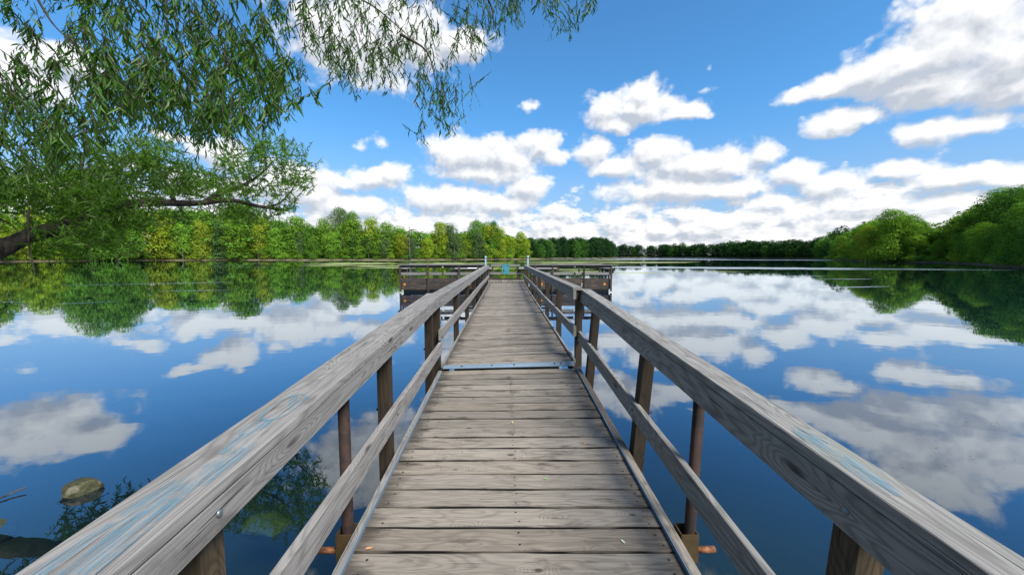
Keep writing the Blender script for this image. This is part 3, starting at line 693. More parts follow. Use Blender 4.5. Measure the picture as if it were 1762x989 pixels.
# plate across the joint, with bolts
a0, a1 = Vector((-.785, 4.705, zs1(-.785, 4.67)+.006)), Vector((.865, 4.705, zs1(.885, 4.67)+.012)); b1, b0 = Vector((.85, 4.752, zs2(.865, 4.75)-.004)), Vector((-.775, 4.752, zs2(-.785, 4.75)-.004))
dn = Vector((0, 0, -.006)); pm = mesh_py('joint_plate', [a0, a1, b1, b0, a0+dn, a1+dn, b1+dn, b0+dn], [(0, 1, 2, 3), (7, 6, 5, 4), (0, 4, 5, 1), (1, 5, 6, 2), (2, 6, 7, 3), (3, 7, 4, 0)])
put('joint_plate', pm, M['galv'], g2)
nn = (a1-a0).cross(b0-a0).normalized()
for t in (.14, .37, .54, .85, .90): dome_bolt(a0.lerp(a1, t).lerp(b0.lerp(b1, t), .55)+nn*.001, nn, .012, g2, M['nail'])
# curbs, metal edging and stringers
beam('curb', (-.797, -.7, zs1(-.8, -.7)-.017), (-.802, 4.62, zs1(-.8, 4.62)-.017), .038, .052, M['rail_b'], g1, seg=14, wob=.0015, seed=1)
beam('curb', (.915, -.7, zs1(.9, -.7)-.017), (.897, 4.66, zs1(.9, 4.66)-.017), .050, .052, M['deck'], g1, seg=14, wob=.0015, seed=2)
beam('metal_edge', (.886, -.7, zs1(.9, -.7)-.004), (.869, 4.64, zs1(.9, 4.64)-.004), .006, .026, M['galv'], g1, seg=4, wob=0, ch=.0005)
beam('metal_edge', (-.775, -.7, zs1(-.8, -.7)-.004), (-.780, 4.6, zs1(-.8, 4.6)-.004), .004, .024, M['galv'], g1, seg=4, wob=0, ch=.0005)
beam('stringer', (-.80, -.7, zs1(-.8, -.7)-.13), (-.80, 4.62, zs1(-.8, 4.62)-.13), .044, .17, M['post'], g1, seg=4)
beam('stringer', (.91, -.7, zs1(.9, -.7)-.13), (.895, 4.62, zs1(.9, 4.62)-.13), .044, .17, M['post'], g1, seg=4)
beam('stringer', (.05, -.7, .10), (.05, 4.62, .26), .044, .12, M['post'], g1, seg=4)
for s, x0 in ((-1, -.800), (1, .873)):
    ys_ = [4.77, 9.6, 14.2, 18.86]
    for k in range(3):
        beam('curb', (x0, ys_[k]+.006, zs2(x0, ys_[k])-.014), (x0, ys_[k+1]-.006, zs2(x0, ys_[k+1])-.014), .030, .046, M['rail_b'], g2, seg=6, wob=.001, seed=5+k)
    beam('stringer', (x0, 4.77, zs2(x0, 5)-.125), (x0, 18.86, zs2(x0, 18.9)-.125), .040, .17, M['dark'], g2, seg=6)
beam('stringer', (.04, 4.86, .30), (.04, 18.86, .37), .040, .16, M['dark'], g2, seg=6)
for yy in (6.0, 10.2, 14.4, 17.6):
    mb = MB(); mb.box((.04, yy, .06), (1.5, .9, .34)); put('float_tank', mb.mesh('float_tank'), M['black'], g2)

# rails of the near section
def rail_set(root, P0, P1, inner0, inner1, side, cw, bh, m, lean=0.0, ct=.038, seed=0, seg=12):
    """inner0/inner1: points on the inner top arris of the cap; side=-1 left, +1 right"""
    up = Vector((side*math.sin(lean), 0, math.cos(lean))); out = Vector((side*math.cos(lean), 0, -math.sin(lean)))
    a = Vector(inner0); b = Vector(inner1)
    beam('top_rail', a+out*cw/2-up*ct/2, b+out*cw/2-up*ct/2, cw, ct, m, root, up=up, seg=seg, wob=.0018, seed=seed)
    beam('rail_board', a+out*.0215-up*(ct+.004+(bh-ct)/2), b+out*.0215-up*(ct+.004+(bh-ct)/2), .038, bh-ct, m, root, up=up, seg=seg, wob=.0012, seed=seed+1)
    return up, out
def zl1(y): return 1.127+.0415*y
def zr1(y): return 1.124+.0490*y
rail_set(g1, None, None, (-.80, -.8, zl1(-.8)), (-.80, 4.86, zl1(4.86)), -1, .196, .136, M['rail'], seed=11)
rail_set(g1, None, None, (.98, -.8, zr1(-.8)), (.98, 5.03, zr1(5.03)), 1, .145, .160, M['rail_b'], lean=R(5), seed=21)
beam('lower_rail', (-.82, -.8, .583), (-.82, 4.80, .655), .038, .14, M['rail'], g1, seg=12, seed=31)
upR = Vector((math.sin(R(5)), 0, math.cos(R(5))))
beam('lower_rail', (.963, -.8, .484), (.963, 5.0, .757), .038, .125, M['rail_b'], g1, up=upR, seg=12, seed=32)
for i, yy in enumerate((1.06, 2.78, 4.42)):
    x = -.890; post((x, yy, zs1(-.8, yy)-.20), (x, yy, zl1(yy)-.045), .089, M['post1' if i == 0 else 'post'], g1, seed=40+i)
    x = .915+.052; top = Vector((1.060, yy, zr1(yy)-.050)); bot = Vector((.975, yy, zs1(.9, yy)-.20)); post(bot, top, .089, M['post1' if i == 0 else 'post'], g1, seed=50+i)
for yy in (1.06, 2.78, 4.42):
    dome_bolt((-.7985, yy-.03, zl1(yy)-.085), (1, 0, 0), .0105, g1, M['steel'])
    dome_bolt((-.8000, yy-.01, .597+.0129*yy), (1, 0, 0), .009, g1, M['nail'])
    dome_bolt((.9735, yy-.03, zr1(yy)-.105), (-1, 0, .05), .0105, g1, M['steel'])
    dome_bolt((.943, yy-.01, .522+.047*yy), (-1, 0, .05), .009, g1, M['nail'])
    cyl('bolt', (-.935, yy, zs1(-.8, yy)+.33), (-.955, yy, zs1(-.8, yy)+.33), .010, M['nail'], g1, 8)
    cyl('bolt', (1.06, yy, zs1(.9, yy)+.30), (1.085, yy, zs1(.9, yy)+.30), .010, M['nail'], g1, 8)
# rusty pipes that anchor the near section
for s, x in ((-1, -.862), (1, 1.0)):
    lean = .045*s if s > 0 else 0
    t = thing('anchor_pipe', f'rusty steel pipe in a square bracket on the {"left" if s<0 else "right"} side of the near dock', 'pipe', (x, 2.0, 0), 'rusty pipes beside the near dock section')
    cyl('pipe', (x-.02*s*(s > 0), 2.0, -.9), (x+lean, 2.0, (zl1(2)-.142) if s < 0 else (zr1(2)-.165)), .030, M['rust'], t, 18)
    mb = MB(); z0, z1 = zs1(x, 2)-.16, zs1(x, 2)+.0; h = .045
    for dx_, dy_, sx, sy in ((h, 0, .006, .096), (-h, 0, .006, .096), (0, h+.0005, .083, .006), (0, -h-.0005, .083, .006)): mb.box((x+dx_, 2+dy_, (z0+z1)/2), (sx, sy, z1-z0))
    put('bracket', mb.mesh('bracket'), M['bracket'], t)
    xa = x+s*.05; cyl('stub_pipe', (xa, 1.985, z0+.05), (xa+s*.105, 1.985, z0+.05), .017, M['rust2'], t, 14)
# rails of the far section
def zl2(y): return 1.308+.0028*(y-4.8)
def zr2(y): return 1.395-.0030*(y-4.9)
for k, (ya, yb) in enumerate(((4.83, 9.5), (9.504, 14.3), (14.304, 18.75))):
    rail_set(g2, None, None, (-.80, ya, zl2(ya)), (-.80, yb, zl2(yb)), -1, .17, .150, M['rail'], seed=60+k, seg=8)
    rail_set(g2, None, None, (.872+.002*k, ya+.10*(k == 0), zr2(ya)), (.872+.002*(k+1), yb, zr2(yb)), 1, .12, .155, M['rail_b'], seed=70+k, seg=8)
    dz = [0, .015, -.01][k]
    beam('lower_rail', (-.82, ya-.08*(k == 0), .812), (-.82+.006, yb, .815+dz), .038, .135, M['rail'], g2, seg=8, wob=.002, seed=80+k)
    beam('lower_rail', (.892, ya+.06*(k == 0), .830), (.892, yb, .815+dz), .038, .130, M['rail_b'], g2, seg=8, wob=.002, seed=90+k)
for i, yy in enumerate((4.90, 6.85, 8.80, 10.8, 12.75, 14.7, 16.7, 18.6)):
    post((-.888, yy, zs2(-.8, yy)-.2), (-.888, yy, zl2(yy)-.043), .086, M['post'], g2, seed=100+i)
    post((.958, yy+.10*(i == 0), zs2(.9, yy)-.2), (.958, yy+.10*(i == 0), zr2(yy)-(.043 if i else .043)), .086, M['post'], g2, seed=110+i)
    if i < 3:
        dome_bolt((-.7985, yy+.03, zl2(yy)-.09), (1, 0, 0), .010, g2, M['steel']); dome_bolt((.8705, yy+.13, zr2(yy)-.10), (-1, 0, 0), .010, g2, M['steel'])
beam('side_bracket', (.86, 9.9, .40), (1.12, 9.9, .40), .05, .02, M['galv'], g2, seg=2, wob=0)

# piles
def pile(x, y, ztop, r, label, arm=None):
    t = thing('pile', label, 'pile', (x, y, 0), 'blue-grey steel piles')
    cyl('pipe', (x, y, -1.6), (x, y, ztop-.1), r, M['pile'], t, 14); cyl('cap', (x, y, ztop-.105), (x, y, ztop), r*1.12, M['pilecap'], t, 14)
    if arm: beam('pipe_arm', (x+r*.9, y, arm), (x+.2, y, arm), .05, .012, M['galv'], t, seg=2, wob=0)
pile(-.985, 5.62, .93, .031, 'short blue-grey pipe with pale cap in the water left of the metal joint strip', .43)
pile(-.985, 18.95, 1.78, .045, 'tall blue-grey pile at the end of the left handrail', None)
pile(1.09, 18.95, 1.80, .045, 'tall blue-grey pile at the end of the right handrail', None)

# ---------------- paint on the rails (flat marks lying 1 mm above the caps)
def zcapL(y): return zl1(y)+.0032
def ribbon(pts, wid, zf):
    V = []; F = []
    for i, (x, y) in enumerate(pts):
        a = Vector(pts[max(i-1, 0)]); b = Vector(pts[min(i+1, len(pts)-1)]); t = (b-a).normalized(); n_ = Vector((-t.y, t.x)); w_ = wid[i] if hasattr(wid, '__len__') else wid
        for s in (-.5, .5): q = Vector((x, y))+n_*w_*s; V.append((q.x, q.y, zf(q.x, q.y)))
    for i in range(len(pts)-1): F.append((2*i, 2*i+1, 2*i+3, 2*i+2))
    return V, F
zfL = lambda x, y: zl1(y)+.0035
mb = MB()
oval = [(-.895+.055*math.cos(k/24*2*math.pi)*1.0, 1.53+.125*math.sin(k/24*2*math.pi)) for k in range(25)]
mb.add(*ribbon(oval, .014, zfL)); mb.add(*ribbon([(-.865, 1.50), (-.88, 1.56), (-.90, 1.60), (-.905, 1.64)], [.02, .028, .03, .015], zfL))
mb.add(*ribbon([(-.925, 1.30), (-.90, 1.36), (-.90, 1.42)], [.04, .085, .06], zfL)); mb.add(*ribbon([(-.88, 1.18), (-.90, 1.31)], [.05, .05], zfL))
mb.add(*ribbon([(-.865, .70), (-.87, .85), (-.88, 1.0), (-.87, 1.12), (-.855, 1.22)], [.085, .08, .075, .06, .02], zfL))
mb.add(*ribbon([(-.945, .66), (-.94, .8), (-.935, .95), (-.93, 1.05)], [.03, .035, .03, .01], zfL))
mb.add(*ribbon([(-.84, 1.02), (-.83, 1.12), (-.835, 1.26)], [.03, .035, .01], zfL))
put('graffiti_mark', mb.mesh('graffiti_mark'), M['paint'], g1)
upv = math.tan(R(5)); zfR = lambda x, y: zr1(y)-upv*(x-.98)+.0035
mb = MB(); mb.add(*ribbon([(1.035, .95), (1.045, 1.04), (1.05, 1.14), (1.035, 1.24), (1.02, 1.30)], [.035, .05, .045, .055, .02], zfR))
mb.add(*ribbon([(1.005, .97), (1.012, 1.1), (1.01, 1.26), (1.03, 1.32), (1.06, 1.30), (1.08, 1.22)], [.010, .016, .018, .016, .014, .008], zfR))
put('graffiti_mark', mb.mesh('graffiti_mark'), M['paint'], g1)

# ================================================================== PLATFORM
pf = thing('fishing_platform', 'dark wooden fishing platform with railings across the end of the dock', 'platform', (0, 19.0, 0))
XL, XR, YF, YB, DZ = -5.16, 5.21, 18.98, 20.82, .50
D = M['dark']
def pb(name, x0, x1, y, z0, z1, th=.04, m=None, seed=0): return beam(name, (x0, y, (z0+z1)/2), (x1, y, (z0+z1)/2), th, z1-z0, m or D, pf, seg=5, wob=.002, seed=seed)
# deck boards (run away from the viewer)
PMD = beam_mesh(1.76, .14, .036, .003, 2, .001, 5); k = 0; x = XL+.08
while x < XR-.05:
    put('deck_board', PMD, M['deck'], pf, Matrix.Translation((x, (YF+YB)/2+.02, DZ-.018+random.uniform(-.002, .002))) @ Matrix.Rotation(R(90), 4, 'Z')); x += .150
# fascia boards front left/right, stacked three high, plus kick boards
for (xa, xb) in ((XL+.05, -3.80), (-3.76, -1.07), (1.19, 3.76), (3.80, XR-.05)):
    for j, (z0, z1) in enumerate(((.145, .300), (.306, .480), (.486, .690))): pb('fascia_board', xa, xb, YF-.02-(.004*(j % 2)), z0, z1, .04, seed=random.randint(0, 99))
pb('fascia_board', -1.0, 1.1, YF-.05, .30, .455, .04)
for (xa, xb) in ((XL+.05, -2.8), (-2.75, -.46), (-.42, .85), (.9, 2.8), (2.85, XR-.05)): pb('kick_board', xa, xb, YB-.03, .505, .60, .04, M['dark'])
for xx in (XL+.02, XR-.02):
    for (z0, z1) in ((.145, .300), (.306, .480), (.486, .640)): beam('fascia_board', (xx, YF+.03, (z0+z1)/2), (xx, YB-.06, (z0+z1)/2), .04, z1-z0, D, pf, seg=3, wob=.002)
# front posts and rails
for x in (XL, -3.80, -2.28, -1.36, 1.46, 2.31, 3.86, XR): post((x, YF-.09, .05), (x, YF-.09, 1.335), .085, M['dark'] if x != 3.86 else M['post'], pf, d=.07, seed=int(x*10) % 50)
for (xa, xb) in ((XL-.06, -3.1), (-3.095, -1.02), (1.14, 3.4), (3.405, XR+.06)):
    pb('top_rail', xa, xb, YF-.07, 1.337, 1.375, .15, M['rail_b']); pb('rail_board', xa+.05, xb-.03, YF-.03, 1.215, 1.334, .038); pb('mid_rail', xa+.05, xb-.03, YF-.03, .86, .985, .038, M['rail_b'])
# back railing: raised middle with the sign, lower wings carrying elbow ledges, raised ends
for x in (-.70, .66): post((x, YB+.05, .45), (x, YB+.05, 1.30), .09, M['dark'], pf)
pb('top_rail', -.80, .78, YB, 1.22, 1.34, .04, M['rail_b']); pb('mid_rail', -2.7, .66, YB, .80, .91, .04, M['rail_b']); pb('mid_rail', .665, 2.8, YB, .80, .91, .04, M['rail_b'])
for (xa, xb) in ((-2.72, -.75), (.71, 2.78)):
    o = beam('ledge', (xa, YB-.08, 1.13), (xb, YB-.08, 1.13), .30, .045, M['shelf'], pf, up=(0, -.28, 1), seg=3); beam('rail_board', (xa, YB+.02, 1.03), (xb, YB+.02, 1.03), .038, .10, D, pf, seg=3)
    for x in (xa+.05, (xa+xb)/2, xb-.05): post((x, YB+.07, .45), (x, YB+.07, 1.08), .085, M['dark'], pf)
mb = MB(); mb.box((-1.78, YB-.125, 1.165), (.50, .24, .012), Matrix.Rotation(.27, 3, 'X')); put('ledge_sun_patch', mb.mesh('ledge_sun_patch'), M['white'], pf)  # added white sheet: sunlight on this stretch of ledge, put in as colour
for x in (-5.08, -3.90, -2.80, 2.86, 4.0, 5.12): post((x, YB+.05, .45), (x, YB+.05, 1.335), .085, M['dark'], pf)
for (xa, xb) in ((XL-.04, -2.74), (2.80, XR+.04)):
    pb('top_rail', xa, xb, YB+.03, 1.337, 1.372, .14, M['rail_b']); pb('rail_board', xa+.04, xb-.02, YB, 1.22, 1.334, .038); pb('mid_rail', xa+.04, xb-.02, YB, .80, .91, .038)
# side railings with tilted ledges
for s, xe in ((-1, XL), (1, XR)):
    beam('mid_rail', (xe, YF, .92), (xe, YB, .92), .04, .11, M['rail_b'], pf, seg=3)
    beam('ledge', (xe+s*.0, YF+.12, 1.17), (xe, YB-.25, 1.17), .32, .045, M['shelf'], pf, up=(-s*.12, 0, 1), seg=3)
    beam('rail_board', (xe+s*.16, YF+.10, 1.06), (xe+s*.16, YB-.25, 1.06), .04, .26, D, pf, seg=3)
    for yy in (YF+.2, YF+.8, YB-.35): post((xe-s*.04, yy, .62), (xe-s*.04, yy, 1.14), .07, M['dark'], pf)
# orange reflectors
for x in (-4.96, -1.80, 1.78, 4.90):
    mb = MB(); mb.box((x, YF-.052, .40), (.115, .012, .12)); put('reflector', mb.mesh('reflector'), M['orange'], pf)
for x in (-4.2, -2.45, -.7, 1.05, 2.8, 4.3):
    mb = MB(); mb.box((x, (YF+YB)/2+.02, .03), (1.72, 1.66, .24)); put('float_tank', mb.mesh('float_tank'), M['black'], pf)

# ---------------- sign on the back rail
sg = thing('sign', 'small teal notice board with black figures on the rail at the dock end', 'sign', (-.0, YB-.06, 1.0))
sx0, sx1, sz0, sz1, sy = -.185, .195, .815, 1.345, YB-.045
mb = MB(); mb.box(((sx0+sx1)/2, sy, (sz0+sz1)/2), (sx1-sx0, .008, sz1-sz0)); put('panel', mb.mesh('panel'), M['teal'], sg)
def flat(name, polys, m, y=sy-.007):
    mb = MB()
    for P_ in polys: mb.add([(x, y, z) for (x, z) in P_], [tuple(range(len(P_)))])
    return put(name, mb.mesh(name), m, sg)
def rect(x0, x1, z0, z1): return [(x0, z0), (x1, z0), (x1, z1), (x0, z1)]
flat('header_band', [rect(sx0+.03, sx1-.15, 1.235, 1.315), rect(sx0+.005, sx1-.005, 1.185, 1.215)], M['tealdark'])
flat('print_line', [rect(.02, .16, 1.08-.055*i, 1.095-.055*i) for i in range(6)], M['tealdark'])
E_ = [(.125+.05*math.cos(a), 1.265+.05*math.sin(a)) for a in np.linspace(.9, 5.4, 12)]+[(.135+.028*math.cos(a), 1.265+.028*math.sin(a)) for a in np.linspace(5.2, 1.1, 12)]
flat('emblem', [[E_[i], E_[i+1], E_[22-i], E_[23-i]] for i in range(11)], M['ink'])
def person_shape(cx, z, h):
    hr = h*.085; head = [(cx+hr*math.cos(a), z+h-hr+hr*math.sin(a)) for a in np.linspace(0, 2*math.pi, 11)[:-1]]
    return [head, [(cx-.15*h, z+.78*h), (cx-.17*h, z+.45*h), (cx-.11*h, z+.45*h), (cx-.1*h, z), (cx-.01*h, z), (cx, z+.4*h), (cx+.01*h, z), (cx+.1*h, z), (cx+.11*h, z+.45*h), (cx+.17*h, z+.45*h), (cx+.15*h, z+.78*h)]]
flat('figure', person_shape(-.095, .885, .215), M['ink']); flat('figure', person_shape(.03, .885, .085), M['ink'])

# ================================================================== WILLOW
wroot = thing('willow_tree', 'overhanging willow with a thick arching limb and narrow hanging leaves at upper left', 'tree', (-13.5, 2.2, .5))
def smooth_path(pts, n=6):
    pts = [Vector(p) for p in pts]; out = []
    P_ = [pts[0]*2-pts[1]]+pts+[pts[-1]*2-pts[-2]]
    for i in range(1, len(P_)-2):
        for k in range(n):
            t = k/n; a, b, c, d = P_[i-1:i+3]
            out.append(.5*((2*b)+(c-a)*t+(2*a-5*b+4*c-d)*t*t+(3*b-a-3*c+d)*t**3))
    out.append(pts[-1]); return out
def branch(name, pts, r0, r1, n=10, knob=.0, seg=6):
    P_ = smooth_path(pts, seg); L = len(P_); mb = MB()
    mb.tube(P_, [(r0+(r1-r0)*(i/(L-1))**.8)*(1+random.uniform(-knob, knob)) for i in range(L)], n)
    return put(name, mb.mesh(name, True), M['bark'], wroot), P_
LIMB = [at(-250, 500, 4.2), at(-60, 452, 4.5), at(0, 428, 4.7), at(60, 403, 4.9), at(120, 385, 5.2), at(180, 358, 5.7), at(250, 349, 6.3), at(330, 350, 7.0), at(400, 345, 7.7), at(445, 355, 8.2), at(495, 362, 8.7)]
branch('trunk', [(-13.5, 2.2, -.3), (-13.3, 2.3, 1.2), (-12.6, 2.6, 3.0), (-11.8, 2.9, 5.0), (-11.0, 3.2, 7.5)], .46, .16, 16, .05)
branch('limb', [(-13.3, 2.3, .9), (-10.5, 3.4, 1.0)]+LIMB, .15, .026, 12, .10)
branch('limb', [at(350, 350, 7.2), at(385, 330, 7.6), at(420, 318, 7.9), at(448, 300, 8.1), at(470, 278, 8.2)], .055, .012, 7, .08)
branch('limb', [at(300, 350, 6.7), at(290, 320, 6.9), at(262, 290, 7.0), at(250, 262, 7.1)], .045, .012, 7, .08)
branch('limb', [at(180, 360, 5.7), at(150, 330, 6.0), at(140, 290, 6.3), at(150, 255, 6.5)], .05, .012, 7, .08)
branch('limb', [at(455, 357, 8.3), at(480, 350, 8.6), at(500, 330, 8.8), at(515, 305, 9.0)], .028, .008, 6, .08)
branch('limb', [at(110, 390, 5.2), at(160, 402, 5.4), at(190, 412, 5.5)], .022, .008, 6, .08)
branch('dead_twig', [at(48, 360, 4.4), at(50, 420, 4.4), at(55, 448, 4.4), at(63, 476, 4.4)], .012, .006, 6, .15)
branch('dead_twig', [at(-10, 372, 4.6), at(20, 388, 4.7), at(34, 402, 4.7)], .010, .005, 6, .1)
# overhead boughs (above the frame) with side branches reaching into it
BO = [[(-11.8, 2.9, 5.0), (-8, 3.4, 6.0), (-5, 3.7, 5.9), (-3, 4.0, 5.5), (-1.6, 4.3, 5.2), (-.3, 4.5, 5.1), (.75, 4.7, 5.0)],
      [(-12.2, 2.8, 4.2), (-8.5, 3.6, 5.0), (-6, 4.2, 5.4), (-4.2, 4.6, 5.5), (-2.8, 5.0, 5.7), (-1.8, 5.4, 6.0)],
      [(-11.4, 3.0, 6.0), (-8, 2.6, 6.5), (-4.5, 2.8, 5.4), (-3.2, 3.1, 4.4), (-2.4, 3.3, 4.3), (-1.6, 3.5, 4.45)]]
BP = []
for b in BO: o, P_ = branch('bough', b, .13, .02, 8, .08); BP += P_[len(P_)//3:]
for a, b, c in [((283, -40), (286, 20), (288, 58)), ((330, 20), (365, 60), (398, 112)), ((355, -20), (378, 40), (384, 95)), ((60, -10), (90, 40), (128, 78)), ((560, -30), (640, 10), (700, 60)), ((690, 60), (735, 90), (752, 150)), ((120, 60), (150, 120), (162, 180)), ((820, -30), (845, 10), (850, 50))]:
    yv = random.uniform(3.6, 4.6); branch('branch', [at(*a, yv), at(*b, yv), at(*c, yv)], .014, .004, 5, .1, 4)
# twigs with leaves
ENV = [(-200, 340), (0, 345), (60, 330), (100, 300), (150, 285), (200, 245), (250, 238), (300, 255), (345, 275), (375, 268), (410, 262), (440, 250), (480, 225), (512, 188), (522, 110), (545, 100), (570, 150), (600, 168), (640, 185), (662, 168), (690, 140), (715, 165), (735, 250), (765, 262), (790, 175), (803, 100), (830, 112), (850, 100), (868, 55), (905, 55), (918, 20), (935, 22), (945, 55), (965, 78), (990, 78), (1008, 40), (1020, -10)]
def env(px): return float(np.interp(px, [a for a, b in ENV], [b for a, b in ENV]))
LV = []; LF = []; leafdata = []
def add_leaf(base, d, nrm, L, W):
    leafdata.append((base, d, nrm, L, W))
twig = MB()
def make_twig(tip, length, lean, nleaf, Ls, tw=.0022, spread=.9, droop=.5, kids=0):
    """hanging twig that ends at tip; lean = horizontal drift from top to tip"""
    lean = Vector(lean); top = tip-lean+Vector((0, 0, length)); pts = []
    bow = Vector((random.gauss(0, .12), random.gauss(0, .08), 0))*length
    for k in range(6):
        t = k/5; p = top.lerp(tip, t)+bow*math.sin(t*math.pi)+Vector((0, 0, .10*abs(length)*math.sin(t*math.pi))); pts.append(p)
    twig.tube(pts, [tw*1.6, tw*1.4, tw*1.2, tw, tw*.8, tw*.5], 3, False)
    for j in range(nleaf):
        t = .08+.92*j/nleaf+random.uniform(-.03, .03); t = min(max(t, 0), .999); i = min(4, int(t*5)); p = pts[i].lerp(pts[i+1], t*5-i)
        ax = (pts[i+1]-pts[i]).normalized(); an = random.uniform(0, 6.28)
        side = Vector((math.cos(an), math.sin(an), 0)); d = (ax*random.uniform(.3, .9)+side*spread*random.uniform(.3, 1.15)+Vector((0, 0, -droop))).normalized()
        nrm = d.cross(Vector((random.gauss(0, 1), random.gauss(0, 1), random.gauss(0, 1)))).normalized()
        L = Ls*random.uniform(.42, 1.25); add_leaf(p, d, nrm, L, L*random.uniform(.16, .25))
    for q in range(kids):
        p = pts[random.randint(1, 4)]; an = random.uniform(0, 6.28); l2 = abs(length)*random.uniform(.3, .6)
        tp = p+Vector((math.cos(an)*l2*.6, math.sin(an)*l2*.5, -l2*random.uniform(.3, .8)))
        make_twig(tp, (p-tp).z, tp-p, int(nleaf*.45), Ls*.95, tw*.7, spread, droop)
    return top
n_t = 0
while n_t < 900:
    px = random.uniform(-160, 1012)
    dens_ = 1.0 if px < 480 else (.62 if px < 700 else (.55 if px < 800 else .42))
    if 505 < px < 560: dens_ = .45
    if 792 < px < 812 or 915 < px < 938: dens_ = .12
    if random.random() > dens_: continue
    e = env(px); u = random.random()
    py = e-abs(random.gauss(0, .16 if px < 500 else .2))*(e+120) if u < .45 else random.uniform(-70, e)
    if py < -90: continue
    y = random.uniform(3.2, 5.6) if px < 500 else random.uniform(3.9, 5.4)
    if px < 480 and random.random() < .25: y = random.uniform(2.5, 3.3)
    # leave loose gaps of sky
    if math.sin(px*.031+1.3)*math.cos(py*.043+px*.011) > .62 and px < 520 and random.random() < .75: continue
    tip = at(px, py, y); L = random.uniform(.22, .50); s_ = 1 if px < 500 else .82
    make_twig(tip, L, (random.gauss(.06, .16), random.uniform(-.15, .15), 0), int(L*random.uniform(38, 50)), random.uniform(.075, .110)*s_, kids=random.choice((1, 2, 3)))
    n_t += 1
n_over = len(leafdata)
# foliage on the arching limb, finer because it is farther
def limb_cluster(px, py, y, rx, ry, n_, Ls=.088):
    for _ in range(int(n_*1.95)):
        a = random.uniform(0, 6.28); r_ = math.sqrt(random.random()); q = at(px+rx*r_*math.cos(a), py+ry*r_*math.sin(a), y+random.uniform(-.6, .6))
        make_twig(q, random.uniform(-.12, .30), (random.uniform(-.28, .28), random.uniform(-.2, .2), random.uniform(-.08, .0)), random.randint(14, 20), Ls, .0025, 1.0, .25)
for c in [(250, 262, 7.0, 60, 26, 60), (290, 300, 6.9, 48, 30, 60), (215, 295, 6.7, 60, 32, 70), (150, 300, 6.3, 60, 40, 70), (320, 325, 7, 38, 18, 32), (100, 330, 5.6, 70, 45, 85), (180, 340, 5.8, 45, 24, 40), (20, 335, 5.0, 60, 34, 60),
          (380, 305, 7.8, 40, 22, 36), (420, 280, 8.0, 46, 24, 46), (460, 262, 8.2, 40, 24, 44), (500, 288, 8.6, 34, 30, 44), (520, 320, 8.9, 20, 22, 22), (455, 320, 8.3, 40, 24, 40), (410, 335, 7.9, 40, 14, 26),
          (230, 375, 6.0, 60, 22, 40), (360, 325, 7.2, 40, 20, 30), (-30, 340, 4.4, 60, 34, 24), (130, 350, 5.2, 60, 26, 46), (110, 440, 5.2, 40, 10, 10), (250, 330, 6.4, 60, 16, 36), (440, 372, 8.4, 46, 16, 34), (390, 365, 7.9, 40, 14, 24), (492, 352, 8.8, 26, 16, 18), (220, 385, 5.9, 44, 18, 26), (150, 400, 5.3, 50, 24, 44), (90, 415, 5.1, 40, 18, 28), (200, 425, 5.6, 40, 12, 16), (330, 372, 7.0, 40, 10, 14)]:
    limb_cluster(*c)
# leaf meshes: pointed, folded along the midrib and gently curved
def leaf_geo():
    return [(0, 0, 0), (.5, .22, .10), (.5, .80, .05), (1, .45, .02)]
B_ = np.array([q[0] for q in leafdata]); Dd = np.array([q[1] for q in leafdata]); Nn = np.array([q[2] for q in leafdata]); Ll = np.array([q[3] for q in leafdata])[:, None]; Ww = np.array([q[4] for q in leafdata])[:, None]
Sd = np.cross(Dd, Nn); eye = np.array(EYE)
vis = (B_-eye)@np.array(_fw); apx = 662*(((B_-eye)@np.array(_rt))/vis); apy = 662*((B_-eye)@np.array(_up))/vis
inv = (np.abs(apx) < 860) & (apy < 480); size_px = np.where(inv, (Ll[:, 0]*np.sqrt(np.clip(1-np.abs(Dd@np.array(_fw))**2, .05, 1)))/vis, 0)
big = np.argsort(-size_px)[:300]; isbig = np.zeros(len(B_), bool); isbig[big] = True
rest = ~isbig
def leafV(sel):
    b, d, n_, s, L, W = B_[sel], Dd[sel], Nn[sel], Sd[sel], Ll[sel], Ww[sel]
    cur_ = n_*L*.10
    return np.stack([b, b+d*L*.22+s*W*.42+n_*W*.15, b+d*L*.60+s*W*.36+n_*W*.1+cur_*.5, b+d*L+cur_*-.4, b+d*L*.60-s*W*.36+n_*W*.1+cur_*.5, b+d*L*.22-s*W*.42+n_*W*.15], 1).reshape(-1, 3)
def leafF(k): base = np.arange(k)[:, None]*6; return np.concatenate([base+np.array([[0, 1, 2, 3]]), base+np.array([[0, 3, 4, 5]])], 0)
r2_ = np.random.default_rng(3); young = rest & (r2_.random(len(B_)) < .22); old = rest & ~young
over = np.arange(len(B_)) < n_over
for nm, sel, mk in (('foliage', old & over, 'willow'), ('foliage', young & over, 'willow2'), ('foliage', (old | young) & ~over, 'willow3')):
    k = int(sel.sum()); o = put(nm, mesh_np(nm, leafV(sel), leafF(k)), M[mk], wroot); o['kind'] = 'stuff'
o = put('twigs', twig.mesh('twigs'), M['bark'], wroot); o['kind'] = 'stuff'
lm_ = [mesh_py('leaf', [(0, 0, 0), (.22, w_*.42, w_*.15), (.6, w_*.36, w_*.1+.05), (1, 0, -.04), (.6, -w_*.36, w_*.1+.05), (.22, -w_*.42, w_*.15)], [(0, 1, 2, 3), (0, 3, 4, 5)]) for w_ in (.14, .17, .2)]
lm2 = [m_.copy() for m_ in lm_]
for m_ in lm_: m_.materials.append(M['willow'])
for m_ in lm2: m_.materials.append(M['willow2'])
for i in big:
    d = Vector(Dd[i]); s = Vector(Sd[i]); n_ = Vector(Nn[i]); L = float(Ll[i, 0])
    mw = Matrix.Translation(Vector(B_[i])) @ Matrix((d*L, s*L, n_*L)).transposed().to_4x4()
    put('leaf', random.choice(lm2 if random.random() < .3 else lm_), None, wroot, mw)

